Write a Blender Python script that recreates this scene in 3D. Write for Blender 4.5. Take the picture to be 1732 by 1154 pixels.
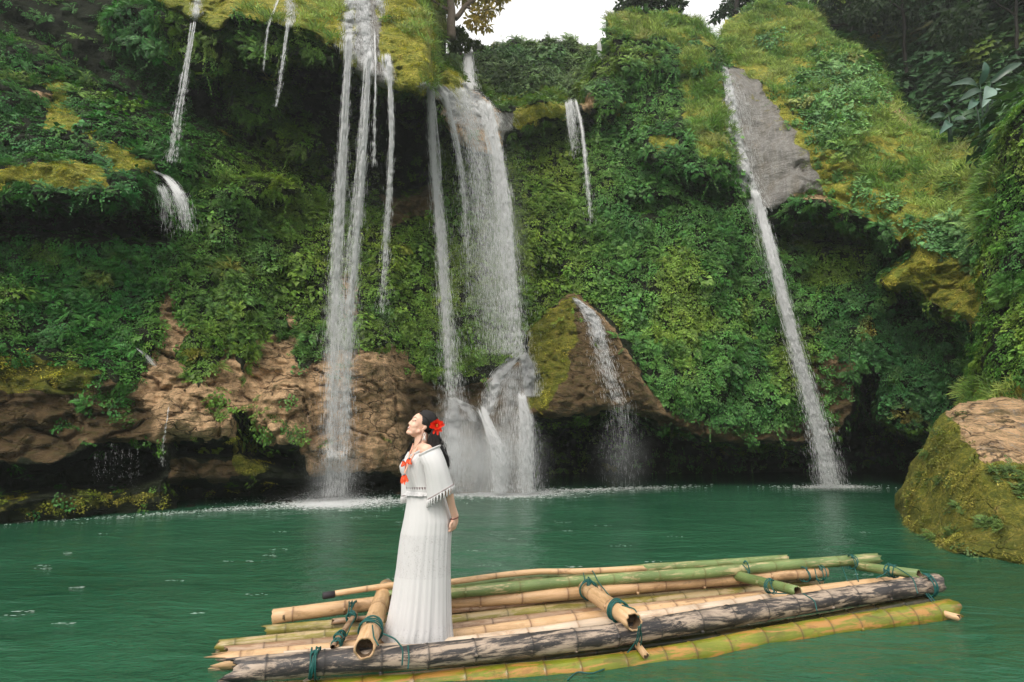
import bpy, bmesh, math, random
import numpy as np
from mathutils import Vector, Matrix, Euler

random.seed(7)
rng = np.random.default_rng(7)
for o in list(bpy.data.objects):
    bpy.data.objects.remove(o)
SC = bpy.context.scene
COL = SC.collection

# ------------------------------------------------------------------ camera, sky, sun, exposure
CAM_H, FPX, PITCH = 1.6, 960.0, math.radians(9.5)
cam_d = bpy.data.cameras.new('camera')
cam_d.sensor_width = 36.0
cam_d.lens = FPX / 1732 * 36.0
cam_d.clip_start, cam_d.clip_end = 0.05, 2000
cam = bpy.data.objects.new('camera', cam_d)
COL.objects.link(cam)
cam.location = (0, 0, CAM_H)
cam.rotation_euler = (math.pi / 2 + PITCH, 0, 0)
SC.camera = cam

SUN_EL, SUN_AZ = math.radians(44), math.radians(208)     # azimuth clockwise from +Y
world = bpy.data.worlds.new('World')
SC.world = world
world.use_nodes = True
wn, wl = world.node_tree.nodes, world.node_tree.links
wn.clear()
w_out = wn.new('ShaderNodeOutputWorld')
w_bg = wn.new('ShaderNodeBackground')
w_sky = wn.new('ShaderNodeTexSky')
w_sky.sky_type = 'NISHITA'
w_sky.sun_disc = False
w_sky.sun_elevation, w_sky.sun_rotation = SUN_EL, SUN_AZ
w_sky.air_density, w_sky.dust_density, w_sky.ozone_density = 1.0, 6.0, 1.0
w_hs = wn.new('ShaderNodeHueSaturation')                  # overcast: the blue washed out
w_hs.inputs['Saturation'].default_value = 0.16
w_bg.inputs['Strength'].default_value = 0.13
# an even layer of bright cloud (brighter overhead, as an overcast sky is) hides most of the clear sky
w_tc = wn.new('ShaderNodeTexCoord'); w_sp = wn.new('ShaderNodeSeparateXYZ'); w_mr = wn.new('ShaderNodeMapRange')
w_mr.inputs['From Min'].default_value, w_mr.inputs['From Max'].default_value = 0.0, 1.0
w_mr.inputs['To Min'].default_value, w_mr.inputs['To Max'].default_value = 3.4, 7.0
w_cl = wn.new('ShaderNodeMix'); w_cl.data_type = 'RGBA'; w_cl.blend_type = 'MULTIPLY'; w_cl.inputs[0].default_value = 1.0
w_cl.inputs[6].default_value = (1.0, 0.985, 0.965, 1)
w_mx = wn.new('ShaderNodeMix'); w_mx.data_type = 'RGBA'; w_mx.inputs[0].default_value = 0.8
wl.new(w_tc.outputs['Generated'], w_sp.inputs[0]); wl.new(w_sp.outputs[2], w_mr.inputs['Value'])
wl.new(w_mr.outputs[0], w_cl.inputs[7])
wl.new(w_sky.outputs[0], w_hs.inputs['Color'])
wl.new(w_hs.outputs[0], w_mx.inputs[6]); wl.new(w_cl.outputs[2], w_mx.inputs[7])
wl.new(w_mx.outputs[2], w_bg.inputs['Color'])
wl.new(w_bg.outputs[0], w_out.inputs['Surface'])

sun_d = bpy.data.lights.new('sun', 'SUN')
sun_d.energy, sun_d.angle = 1.1, math.radians(28)
sun_d.color = (1.0, 0.93, 0.83)
sun = bpy.data.objects.new('sun', sun_d)
COL.objects.link(sun)
sdir = Vector((math.sin(SUN_AZ) * math.cos(SUN_EL), math.cos(SUN_AZ) * math.cos(SUN_EL), math.sin(SUN_EL)))
sun.rotation_euler = sdir.to_track_quat('Z', 'Y').to_euler()
sun.location = (0, -10, 30)

SC.view_settings.view_transform = 'Standard'
SC.view_settings.look = 'None'
SC.view_settings.exposure = 1.0
SC.view_settings.gamma = 1
SC.view_settings.use_curve_mapping = False
SC.render.engine = 'CYCLES'
SC.cycles.max_bounces = 9
SC.cycles.diffuse_bounces = 7
SC.cycles.glossy_bounces = 3
SC.cycles.transmission_bounces = 7
SC.cycles.transparent_max_bounces = 16
SC.cycles.volume_bounces = 2
SC.cycles.use_denoising = True
SC.cycles.use_adaptive_sampling = True
SC.cycles.adaptive_threshold = 0.012

# ------------------------------------------------------------------ numeric helpers
CP, SP = math.cos(PITCH), math.sin(PITCH)

def ray(px, py):
    cx = (np.asarray(px, float) - 866) / FPX
    cy = (577 - np.asarray(py, float)) / FPX
    cx, cy = np.broadcast_arrays(cx, cy)
    return np.stack([cx, CP - cy * SP, SP + cy * CP], -1)

def at(px, py, Y):
    """world point seen at photo pixel (px,py) at forward distance Y"""
    d = ray(px, py)
    return np.array([0, 0, CAM_H]) + d * (np.asarray(Y, float) / d[..., 1])[..., None]

def at_z(px, py, z):
    d = ray(px, py)
    return np.array([0, 0, CAM_H]) + d * ((np.asarray(z, float) - CAM_H) / d[..., 2])[..., None]

def project(P):
    q = P - np.array([0, 0, CAM_H])
    depth = q[..., 1] * CP + q[..., 2] * SP
    upc = -q[..., 1] * SP + q[..., 2] * CP
    return 866 + FPX * q[..., 0] / depth, 577 - FPX * upc / depth

def _hash(ix, iy, iz, seed):
    h = (ix * 374761393 + iy * 668265263 + iz * 2147483647 + seed * 974634413) & 0xFFFFFFFF
    h = ((h ^ (h >> 13)) * 1274126177) & 0xFFFFFFFF
    h = ((h ^ (h >> 16)) * 2246822519) & 0xFFFFFFFF
    return (h ^ (h >> 15)) & 0xFFFFFFFF

def noise3(P, seed=0):
    """value noise in about [-1,1]"""
    P = np.asarray(P, float)
    i = np.floor(P).astype(np.int64)
    f = P - i
    f = f * f * f * (f * (f * 6 - 15) + 10)
    r = 0
    for dx in (0, 1):
        wx = f[..., 0] if dx else 1 - f[..., 0]
        for dy in (0, 1):
            wy = f[..., 1] if dy else 1 - f[..., 1]
            for dz in (0, 1):
                wz = f[..., 2] if dz else 1 - f[..., 2]
                v = _hash(i[..., 0] + dx, i[..., 1] + dy, i[..., 2] + dz, seed) / 2147483647.5 - 1
                r = r + v * wx * wy * wz
    return r

def fbm(P, octv=4, seed=0):
    a, s, P = 1.0, 0, np.asarray(P, float)
    for k in range(octv):
        s = s + a * noise3(P, seed + k)
        P = P * 2.03 + 11.3
        a *= 0.5
    return s

def worley(P, seed=0):
    """distance to nearest and second nearest feature"""
    i = np.floor(P).astype(np.int64)
    f1 = np.full(P.shape[:-1], 9.0); f2 = f1.copy()
    for dx in (-1, 0, 1):
        for dy in (-1, 0, 1):
            for dz in (-1, 0, 1):
                c = i + np.array([dx, dy, dz])
                q = np.stack([c[..., k] + _hash(c[..., 0], c[..., 1], c[..., 2], seed + 31 * k) / 4294967295.0 for k in range(3)], -1)
                d = np.linalg.norm(q - P, axis=-1)
                n1 = np.minimum(f1, d)
                f2 = np.minimum(f2, np.maximum(f1, d))
                f1 = n1
    return f1, f2

def sdf(px, py, poly):
    """signed distance to polygon, positive inside (pixels)"""
    poly = np.asarray(poly, float)
    shp = px.shape
    x, y = px.ravel(), py.ravel()
    out = np.full(x.shape, -1e3)
    m = (x > poly[:, 0].min() - 60) & (x < poly[:, 0].max() + 60) & (y > poly[:, 1].min() - 60) & (y < poly[:, 1].max() + 60)
    X, Y = x[m], y[m]
    ins = np.zeros(X.shape, bool)
    dd = np.full(X.shape, 1e12)
    n = len(poly)
    for k in range(n):
        x0, y0 = poly[k]; x1, y1 = poly[(k + 1) % n]
        ex, ey = x1 - x0, y1 - y0
        L = ex * ex + ey * ey + 1e-9
        t = np.clip(((X - x0) * ex + (Y - y0) * ey) / L, 0, 1)
        dd = np.minimum(dd, (X - x0 - t * ex) ** 2 + (Y - y0 - t * ey) ** 2)
        c = ((y0 > Y) != (y1 > Y)) & (X < ex * (Y - y0) / (ey if abs(ey) > 1e-9 else 1e-9) + x0)
        ins ^= c
    out[m] = np.where(ins, 1, -1) * np.sqrt(dd)
    return out.reshape(shp)

def tps(ctrl):
    """thin plate surface through (px,py,Y) control points"""
    c = np.asarray(ctrl, float)
    s = 400.0
    A = c[:, :2] / s
    n = len(c)
    r = np.linalg.norm(A[:, None] - A[None], axis=-1)
    K = np.where(r > 0, r * r * np.log(r + 1e-12), 0) + 1e-3 * np.eye(n)
    M = np.zeros((n + 3, n + 3))
    M[:n, :n] = K; M[:n, n] = 1; M[:n, n + 1:] = A; M[n, :n] = 1; M[n + 1:, :n] = A.T
    w = np.linalg.lstsq(M, np.r_[c[:, 2], 0, 0, 0], rcond=None)[0]
    lo, hi = c[:, 2].min() - 0.6, c[:, 2].max() + 0.6
    def f(px, py):
        q = w[n] + w[n + 1] * px / s + w[n + 2] * py / s
        for k in range(n):
            rr = np.hypot(px / s - A[k, 0], py / s - A[k, 1])
            q = q + w[k] * np.where(rr > 0, rr * rr * np.log(rr + 1e-12), 0)
        return np.clip(q, lo, hi)
    return f

def sstep(a, b, x):
    t = np.clip((x - a) / (b - a), 0, 1)
    return t * t * (3 - 2 * t)

# ------------------------------------------------------------------ object helpers
def tag(o, label=None, cat=None, group=None, kind=None):
    if label: o['label'] = label
    if cat: o['category'] = cat
    if group: o['group'] = group
    if kind: o['kind'] = kind
    return o

def empty(name, loc, label=None, cat=None, group=None):
    o = bpy.data.objects.new(name, None)
    COL.objects.link(o)
    o.location = loc
    return tag(o, label, cat, group)

def mesh_obj(name, V, F, mat=None, parent=None, smooth=True, origin=None):
    me = bpy.data.meshes.new(name)
    V = np.asarray(V, float)
    if origin is None and parent is not None:
        origin = world_loc(parent)
    if origin is not None:
        V = V - np.asarray(origin)
    me.from_pydata(V.tolist(), [], [tuple(int(i) for i in f) for f in F])
    if smooth:
        me.polygons.foreach_set('use_smooth', np.ones(len(me.polygons), bool))
    if mat: me.materials.append(mat)
    o = bpy.data.objects.new(name, me)
    COL.objects.link(o)
    if parent is not None:
        o.parent = parent
    elif origin is not None:
        o.location = origin
    return o

def fast_mesh(name, V, F, smooth=True):
    """V (n,3), F (m,k) with constant k"""
    me = bpy.data.meshes.new(name)
    n, (m, k) = len(V), F.shape
    me.vertices.add(n); me.vertices.foreach_set('co', np.asarray(V, np.float32).ravel())
    me.loops.add(m * k); me.loops.foreach_set('vertex_index', F.astype(np.int32).ravel())
    me.polygons.add(m); me.polygons.foreach_set('loop_start', np.arange(0, m * k, k, dtype=np.int32))
    me.polygons.foreach_set('loop_total', np.full(m, k, np.int32))
    me.polygons.foreach_set('use_smooth', np.full(m, smooth, bool))
    me.update(calc_edges=True); me.validate()
    return me

def world_loc(o):
    p = Vector((0, 0, 0))
    while o is not None:
        p = p + Vector(o.location)
        o = o.parent
    return p

def link(name, me, mat=None, parent=None):
    o = bpy.data.objects.new(name, me)
    if mat and not me.materials: me.materials.append(mat)
    COL.objects.link(o)
    if parent is not None: o.parent = parent
    return o

class MB:
    """collects shapes for one mesh"""
    def __init__(s): s.v = []; s.f = []; s.n = 0
    def add(s, V, F):
        s.v.append(np.asarray(V, float)); s.f += [tuple(i + s.n for i in f) for f in F]; s.n += len(V)
    def tube(s, pts, rad, seg=8, cap=True, closed=False):
        pts = np.asarray(pts, float); n = len(pts)
        rad = np.broadcast_to(np.asarray(rad, float), (n,))
        T = np.gradient(pts, axis=0)
        if closed: T = np.roll(pts, -1, 0) - np.roll(pts, 1, 0)
        T /= np.linalg.norm(T, axis=1)[:, None] + 1e-12
        u = np.cross(T[0], [0, 0, 1.0])
        if np.linalg.norm(u) < 0.1: u = np.cross(T[0], [0, 1.0, 0])
        V = []
        for i in range(n):
            u = u - T[i] * (u @ T[i]); u /= np.linalg.norm(u) + 1e-12
            w = np.cross(T[i], u)
            a = np.linspace(0, 2 * math.pi, seg, endpoint=False)
            V.append(pts[i] + rad[i] * (np.cos(a)[:, None] * u + np.sin(a)[:, None] * w))
        F = []
        for i in range(n if closed else n - 1):
            j = (i + 1) % n
            for k in range(seg):
                k2 = (k + 1) % seg
                F.append((i * seg + k, i * seg + k2, j * seg + k2, j * seg + k))
        if cap and not closed:
            F.append(tuple(range(seg))[::-1]); F.append(tuple((n - 1) * seg + k for k in range(seg)))
        s.add(np.concatenate(V), F)
    def ell(s, c, r, R=None, nu=16, nv=10):
        V, F = [], []
        for i in range(nv + 1):
            th = math.pi * i / nv
            for k in range(nu):
                ph = 2 * math.pi * k / nu
                V.append((r[0] * math.sin(th) * math.cos(ph), r[1] * math.sin(th) * math.sin(ph), r[2] * math.cos(th)))
        for i in range(nv):
            for k in range(nu):
                F.append((i * nu + k, (i + 1) * nu + k, (i + 1) * nu + (k + 1) % nu, i * nu + (k + 1) % nu))
        V = np.array(V)
        if R is not None: V = V @ np.asarray(R).T
        s.add(V + np.asarray(c), F)
    def cap(s, a, b, ra, rb, seg=12):
        a, b = np.asarray(a, float), np.asarray(b, float)
        d = b - a; L = np.linalg.norm(d) + 1e-9; d = d / L
        ts, rs = [], []
        for k in range(5):
            th = math.pi / 2 * (1 - k / 4); ts.append(-ra * math.sin(th)); rs.append(max(ra * math.cos(th), 1e-4))
        for k in range(5):
            th = math.pi / 2 * k / 4; ts.append(L + rb * math.sin(th)); rs.append(max(rb * math.cos(th), 1e-4))
        s.tube([a + d * t for t in ts], rs, seg)
    def build(s, name, mat=None, parent=None, smooth=True, origin=None):
        return mesh_obj(name, np.concatenate(s.v), s.f, mat, parent, smooth, origin)

# ------------------------------------------------------------------ materials
def new_mat(name):
    m = bpy.data.materials.new(name)
    m.use_nodes = True
    nt = m.node_tree
    nt.nodes.clear()
    out = nt.nodes.new('ShaderNodeOutputMaterial')
    return m, nt, out

class NT:
    def __init__(s, nt): s.nt = nt
    def n(s, t, **kw):
        nd = s.nt.nodes.new(t)
        for k, v in kw.items():
            if k.startswith('i_'):
                nd.inputs[k[2:].replace('_', ' ')].default_value = v
            else:
                setattr(nd, k, v)
        return nd
    def l(s, a, b): s.nt.links.new(a, b)
    def coord(s, scale=(1, 1, 1), which='Object'):
        tc = s.n('ShaderNodeTexCoord'); mp = s.n('ShaderNodeMapping')
        mp.inputs['Scale'].default_value = scale
        s.l(tc.outputs[which], mp.inputs['Vector'])
        return mp.outputs[0]
    def noise(s, vec, scale, detail=5, rough=0.6, dist=0.0):
        nd = s.n('ShaderNodeTexNoise')
        nd.inputs['Scale'].default_value = scale; nd.inputs['Detail'].default_value = detail
        nd.inputs['Roughness'].default_value = rough; nd.inputs['Distortion'].default_value = dist
        s.l(vec, nd.inputs['Vector'])
        return nd.outputs['Fac']
    def ramp(s, fac, stops):
        nd = s.n('ShaderNodeValToRGB')
        el = nd.color_ramp.elements
        while len(el) < len(stops): el.new(0.5)
        for e, (p, c) in zip(el, stops):
            e.position = p; e.color = (*c, 1) if len(c) == 3 else c
        s.l(fac, nd.inputs[0])
        return nd.outputs[0]
    def mix(s, fac, a, b, mode='MIX'):
        nd = s.n('ShaderNodeMix', data_type='RGBA', blend_type=mode)
        for sock, v in ((nd.inputs[0], fac), (nd.inputs[6], a), (nd.inputs[7], b)):
            if isinstance(v, (int, float)): sock.default_value = v
            elif isinstance(v, tuple): sock.default_value = (*v, 1)
            else: s.l(v, sock)
        return nd.outputs[2]
    def math(s, op, a, b=None, clamp=False):
        nd = s.n('ShaderNodeMath', operation=op); nd.use_clamp = clamp
        for k, v in ((0, a), (1, b)):
            if v is None: continue
            if isinstance(v, (int, float)): nd.inputs[k].default_value = v
            else: s.l(v, nd.inputs[k])
        return nd.outputs[0]
    def bump(s, h, strength=0.4, dist=0.02):
        nd = s.n('ShaderNodeBump'); nd.inputs['Strength'].default_value = strength; nd.inputs['Distance'].default_value = dist
        s.l(h, nd.inputs['Height'])
        return nd.outputs[0]
    def bsdf(s, color, rough=0.6, normal=None, spec=0.4, **kw):
        nd = s.n('ShaderNodeBsdfPrincipled')
        for key, v in (('Base Color', color), ('Roughness', rough)):
            if isinstance(v, tuple): nd.inputs[key].default_value = (*v, 1)
            elif isinstance(v, (int, float)): nd.inputs[key].default_value = v
            else: s.l(v, nd.inputs[key])
        nd.inputs['Specular IOR Level'].default_value = spec
        for k, v in kw.items(): nd.inputs[k.replace('_', ' ')].default_value = v
        if normal is not None: s.l(normal, nd.inputs['Normal'])
        return nd

def simple_mat(name, color, rough=0.6, var=0.15, scale=30, spec=0.4, bump=0.0, sss=None):
    m, nt, out = new_mat(name); N = NT(nt)
    v = N.coord()
    nz = N.noise(v, scale, 4)
    c = N.mix(nz, tuple(x * (1 - var) for x in color), tuple(min(1, x * (1 + var)) for x in color))
    nm = N.bump(nz, bump, 0.004) if bump else None
    b = N.bsdf(c, rough, nm, spec)
    if sss:
        b.inputs['Subsurface Weight'].default_value = sss
        b.inputs['Subsurface Radius'].default_value = (0.012, 0.005, 0.003)
        b.inputs['Subsurface Scale'].default_value = 1.0
    N.l(b.outputs[0], out.inputs[0])
    return m

def cliff_material(name='cliff_rock', rock_gain=1.0, moss_gain=1.0):
    m, nt, out = new_mat(name); N = NT(nt)
    at_ = N.n('ShaderNodeAttribute', attribute_name='cover')
    sep = N.n('ShaderNodeSeparateColor'); N.l(at_.outputs['Color'], sep.inputs[0])
    moss_w, rock_w, grey_w, wet_w = sep.outputs[0], sep.outputs[1], sep.outputs[2], at_.outputs['Alpha']
    g = lambda c, k: tuple(x * k for x in c)
    v = N.coord()
    vs = N.coord((1, 1, 0.35)); vh = N.coord((0.6, 0.6, 2.2))
    n1 = N.noise(v, 0.9, 6, 0.65)
    n2 = N.noise(v, 4.5, 8, 0.7)
    n3 = N.noise(v, 24, 5, 0.75)
    n4 = N.noise(vs, 2.6, 8, 0.65, 0.6)
    n5 = N.noise(vh, 5.0, 8, 0.7, 0.4)
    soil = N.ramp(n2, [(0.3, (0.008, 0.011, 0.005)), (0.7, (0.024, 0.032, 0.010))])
    rock = N.ramp(n4, [(0.25, g((0.05, 0.032, 0.017), rock_gain)), (0.42, g((0.15, 0.092, 0.047), rock_gain)), (0.55, g((0.28, 0.18, 0.098), rock_gain)), (0.68, g((0.19, 0.125, 0.07), rock_gain)), (0.8, g((0.32, 0.23, 0.145), rock_gain))])
    rock = N.mix(N.ramp(n3, [(0.4, (0, 0, 0)), (0.7, (.6, .6, .6))]), rock, g((0.34, 0.235, 0.14), rock_gain))
    rock = N.mix(N.ramp(n5, [(0.52, (0, 0, 0)), (0.66, (.75, .75, .75))]), rock, g((0.062, 0.042, 0.022), rock_gain))
    wv = N.n('ShaderNodeVectorMath', operation='ADD')
    nc = N.n('ShaderNodeTexNoise'); nc.inputs['Scale'].default_value = 1.7; nc.inputs['Detail'].default_value = 4; N.l(v, nc.inputs['Vector'])
    sc_ = N.n('ShaderNodeVectorMath', operation='SCALE'); sc_.inputs['Scale'].default_value = 0.9; N.l(nc.outputs['Color'], sc_.inputs[0])
    N.l(vh, wv.inputs[0]); N.l(sc_.outputs[0], wv.inputs[1])
    vo = N.n('ShaderNodeTexVoronoi', feature='DISTANCE_TO_EDGE'); vo.inputs['Scale'].default_value = 1.5; N.l(wv.outputs[0], vo.inputs['Vector'])
    crk = N.ramp(vo.outputs['Distance'], [(0.0, (1, 1, 1)), (0.035, (0, 0, 0))])
    crk = N.math('MULTIPLY', crk, N.ramp(n1, [(0.42, (0, 0, 0)), (0.55, (1, 1, 1))]))
    rock = N.mix(N.math('MULTIPLY', crk, 0.85), rock, (0.022, 0.016, 0.010))
    grn = N.ramp(N.noise(v, 2.0, 7, 0.75), [(0.50, (0, 0, 0)), (0.62, (1, 1, 1))])
    rock = N.mix(N.math('MULTIPLY', grn, 0.75), rock, (0.06, 0.06, 0.015))
    wetc = N.ramp(n5, [(0.3, (0.022, 0.018, 0.008)), (0.5, (0.075, 0.050, 0.020)), (0.62, (0.055, 0.055, 0.012)), (0.75, (0.12, 0.08, 0.035))])
    rock = N.mix(N.math('MULTIPLY', wet_w, 0.85), rock, wetc)
    moss = N.ramp(n2, [(0.28, g((0.04, 0.055, 0.008), moss_gain)), (0.42, g((0.13, 0.13, 0.016), moss_gain)), (0.55, g((0.27, 0.235, 0.035), moss_gain)), (0.66, g((0.33, 0.25, 0.06), moss_gain)), (0.78, g((0.36, 0.22, 0.085), moss_gain))])
    moss = N.mix(N.ramp(n3, [(0.42, (.75, .75, .75)), (0.6, (0, 0, 0))]), moss, g((0.055, 0.075, 0.010), moss_gain))
    moss = N.mix(N.ramp(n1, [(0.5, (0, 0, 0)), (0.66, (.7, .7, .7))]), moss, g((0.09, 0.115, 0.014), moss_gain))
    moss = N.mix(N.math('MULTIPLY', wet_w, 0.55), moss, (0.045, 0.05, 0.010))
    grey = N.ramp(n4, [(0.3, (0.24, 0.23, 0.22)), (0.48, (0.46, 0.44, 0.42)), (0.62, (0.33, 0.30, 0.26)), (0.75, (0.48, 0.42, 0.36))])
    grey = N.mix(N.ramp(n3, [(0.4, (.5, .5, .5)), (0.6, (0, 0, 0))]), grey, (0.17, 0.155, 0.13))
    stk = N.noise(N.coord((2.2, 2.2, 0.22)), 3.2, 8, 0.7, 0.3)
    grey = N.mix(N.ramp(stk, [(0.44, (.5, .5, .5)), (0.56, (0, 0, 0))]), grey, (0.24, 0.22, 0.195))
    grey = N.mix(N.ramp(stk, [(0.60, (0, 0, 0)), (0.70, (.7, .7, .7))]), grey, (0.40, 0.31, 0.20))
    def soft(w):
        return N.ramp(N.math('ADD', w, N.math('MULTIPLY', N.math('SUBTRACT', n2, 0.5), 1.1)), [(0.38, (0, 0, 0)), (0.56, (1, 1, 1))])
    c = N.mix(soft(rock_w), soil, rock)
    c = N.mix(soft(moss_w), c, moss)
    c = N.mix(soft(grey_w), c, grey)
    h = N.math('ADD', N.math('MULTIPLY', n2, 1.0), N.math('MULTIPLY', n3, 0.5))
    h = N.math('SUBTRACT', N.math('ADD', h, N.math('MULTIPLY', n5, 1.1)), N.math('MULTIPLY', N.math('MULTIPLY', crk, N.math('SUBTRACT', 1.0, grey_w, True)), 0.8))
    b = N.bsdf(c, N.math('SUBTRACT', 0.8, N.math('MULTIPLY', wet_w, 0.35)), N.bump(h, 1.0, 0.17), 0.25)
    N.l(b.outputs[0], out.inputs[0])
    return m

def leaf_material(name='leaf', rough=0.5):
    m, nt, out = new_mat(name); N = NT(nt)
    ti = N.n('ShaderNodeAttribute', attribute_name='tint', attribute_type='INSTANCER')
    la = N.n('ShaderNodeAttribute', attribute_name='leafvar')
    oi = N.n('ShaderNodeObjectInfo')
    k = N.math('ADD', 0.55, N.math('MULTIPLY', la.outputs['Fac'], 0.9))
    hv = N.n('ShaderNodeHueSaturation')
    N.l(ti.outputs['Color'], hv.inputs['Color'])
    N.l(N.math('ADD', 0.485, N.math('MULTIPLY', oi.outputs['Random'], 0.03)), hv.inputs['Hue'])
    N.l(k, hv.inputs['Value'])
    b = N.bsdf(hv.outputs[0], rough, None, 0.35)
    tr = N.n('ShaderNodeBsdfTranslucent')
    N.l(N.mix(1.0, hv.outputs[0], (0.9, 1.0, 0.35), 'MULTIPLY'), tr.inputs['Color'])
    ms = N.n('ShaderNodeMixShader'); ms.inputs[0].default_value = 0.22
    N.l(b.outputs[0], ms.inputs[1]); N.l(tr.outputs[0], ms.inputs[2])
    N.l(ms.outputs[0], out.inputs[0])
    return m

def foliage_material(name, c0, c1, rough=0.5):
    """for leaves that are part of one mesh, coloured per leaf by the attribute leafvar"""
    m, nt, out = new_mat(name); N = NT(nt)
    la = N.n('ShaderNodeAttribute', attribute_name='leafvar')
    c = N.mix(la.outputs['Fac'], c0, c1)
    b = N.bsdf(c, rough, None, 0.35)
    tr = N.n('ShaderNodeBsdfTranslucent'); N.l(c, tr.inputs['Color'])
    ms = N.n('ShaderNodeMixShader'); ms.inputs[0].default_value = 0.5
    N.l(b.outputs[0], ms.inputs[1]); N.l(tr.outputs[0], ms.inputs[2])
    N.l(ms.outputs[0], out.inputs[0])
    return m

def water_white(name='white_water'):
    m, nt, out = new_mat(name); N = NT(nt)
    b = N.bsdf((0.98, 0.985, 0.985), 0.35, None, 0.5)
    tr = N.n('ShaderNodeBsdfTranslucent'); tr.inputs['Color'].default_value = (0.98, 0.985, 0.99, 1)
    ms = N.n('ShaderNodeMixShader'); ms.inputs[0].default_value = 0.5
    N.l(b.outputs[0], ms.inputs[1]); N.l(tr.outputs[0], ms.inputs[2])
    N.l(ms.outputs[0], out.inputs[0])
    return m

def water_material():
    m, nt, out = new_mat('green_water'); N = NT(nt)
    v = N.coord()
    vs = N.coord((0.55, 1.25, 1))
    big = N.noise(v, 0.22, 3, 0.5)
    c = N.ramp(big, [(0.3, (0.012, 0.064, 0.032)), (0.7, (0.029, 0.110, 0.057))])
    h1 = N.noise(vs, 2.0, 4, 0.55, 0.6)
    h2 = N.noise(vs, 7.5, 4, 0.6, 0.4)
    h3 = N.noise(vs, 24, 3, 0.6)
    h = N.math('ADD', N.math('MULTIPLY', h1, 1.0), N.math('ADD', N.math('MULTIPLY', h2, 0.4), N.math('MULTIPLY', h3, 0.1)))
    b = N.bsdf(c, 0.1, N.bump(h, 1.0, 0.075), 0.5)
    b.inputs['IOR'].default_value = 1.33
    N.l(b.outputs[0], out.inputs[0])
    return m

def bamboo_material(name, a, b_, patch, patch_amt=0.5, rough=0.42, dirt=(0.05, 0.035, 0.02), seedoff=0.0):
    m, nt, out = new_mat(name); N = NT(nt)
    tc = N.n('ShaderNodeTexCoord'); oi = N.n('ShaderNodeObjectInfo')
    def vec(sc):
        mp = N.n('ShaderNodeMapping'); mp.inputs['Scale'].default_value = sc
        cmb = N.n('ShaderNodeCombineXYZ')
        N.l(N.math('MULTIPLY', oi.outputs['Random'], 40.0), cmb.inputs[0])
        N.l(cmb.outputs[0], mp.inputs['Location'])
        N.l(tc.outputs['Object'], mp.inputs['Vector'])
        return mp.outputs[0]
    n1 = N.noise(vec((1.1, 8, 8)), 1.9, 8, 0.75, 0.4)
    n2 = N.noise(vec((1.6, 40, 40)), 2.5, 6, 0.75)
    n3 = N.noise(vec((2.4, 5, 5)), 1.5, 8, 0.75, 0.8)
    n4 = N.noise(vec((5.0, 22, 22)), 4.0, 6, 0.75, 0.3)
    seg = N.noise(vec((1.3, 0.2, 0.2)), 1.6, 1, 0.5)            # one length between joints differs from the next
    c = N.mix(N.ramp(n2, [(0.3, (0, 0, 0)), (0.7, (1, 1, 1))]), a, b_)
    c = N.mix(N.ramp(seg, [(0.42, (0, 0, 0)), (0.6, (.55, .55, .55))]), c, tuple(x * .62 for x in a))
    pm = N.ramp(n1, [(0.54 - 0.18 * patch_amt, (0, 0, 0)), (0.60 - 0.14 * patch_amt, (1, 1, 1))])
    c = N.mix(pm, c, patch)
    fl = N.ramp(n4, [(0.60, (0, 0, 0)), (0.66, (1, 1, 1))])
    c = N.mix(N.math('MULTIPLY', fl, 0.6), c, patch)
    dm = N.ramp(n3, [(0.54, (0, 0, 0)), (0.68, (1, 1, 1))])
    c = N.mix(N.math('MULTIPLY', dm, 0.75), c, dirt)
    fk = N.ramp(N.noise(vec((9, 30, 30)), 3.0, 5, 0.8), [(0.62, (0, 0, 0)), (0.68, (1, 1, 1))])
    c = N.mix(N.math('MULTIPLY', fk, 0.6), c, dirt)
    na = N.n('ShaderNodeAttribute', attribute_name='node')      # dark band at each joint of the cane
    c = N.mix(N.math('MULTIPLY', na.outputs['Fac'], 0.75), c, dirt)
    b = N.bsdf(c, rough, N.bump(n2, 0.25, 0.006), 0.45)
    N.l(b.outputs[0], out.inputs[0])
    return m

M = {}
M['cliff'] = cliff_material('cliff_rock', 2.9, 2.5)
M['boulder'] = cliff_material('boulder_rock', 3.2, 1.7)
M['leaf'] = leaf_material()
M['white'] = water_white()
M['water'] = water_material()
M['bark'] = simple_mat('bark', (0.16, 0.125, 0.10), 0.85, 0.4, 9, 0.2, 0.5)
M['bark_dark'] = simple_mat('dark_bark', (0.022, 0.019, 0.016), 0.85, 0.4, 9, 0.2, 0.5)
M['bam_pale'] = bamboo_material('bamboo_pale', (0.50, 0.29, 0.125), (0.70, 0.48, 0.28), (0.62, 0.40, 0.22), 0.4, dirt=(0.16, 0.085, 0.045))
M['bam_white'] = bamboo_material('bamboo_bleached', (0.60, 0.46, 0.33), (0.74, 0.62, 0.49), (0.66, 0.46, 0.30), 0.2, dirt=(0.32, 0.2, 0.12))
M['bam_char'] = bamboo_material('bamboo_charred', (0.016, 0.015, 0.018), (0.075, 0.064, 0.058), (0.40, 0.31, 0.235), 0.36, 0.5, dirt=(0.02, 0.018, 0.018))
M['bam_green'] = bamboo_material('bamboo_green', (0.13, 0.20, 0.06), (0.22, 0.29, 0.11), (0.46, 0.38, 0.20), 0.05, dirt=(0.13, 0.13, 0.04))
M['bam_yellow'] = bamboo_material('bamboo_yellow_green', (0.13, 0.17, 0.010), (0.26, 0.26, 0.025), (0.40, 0.20, 0.05), 0.30, 0.25, dirt=(0.10, 0.055, 0.015))
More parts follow.
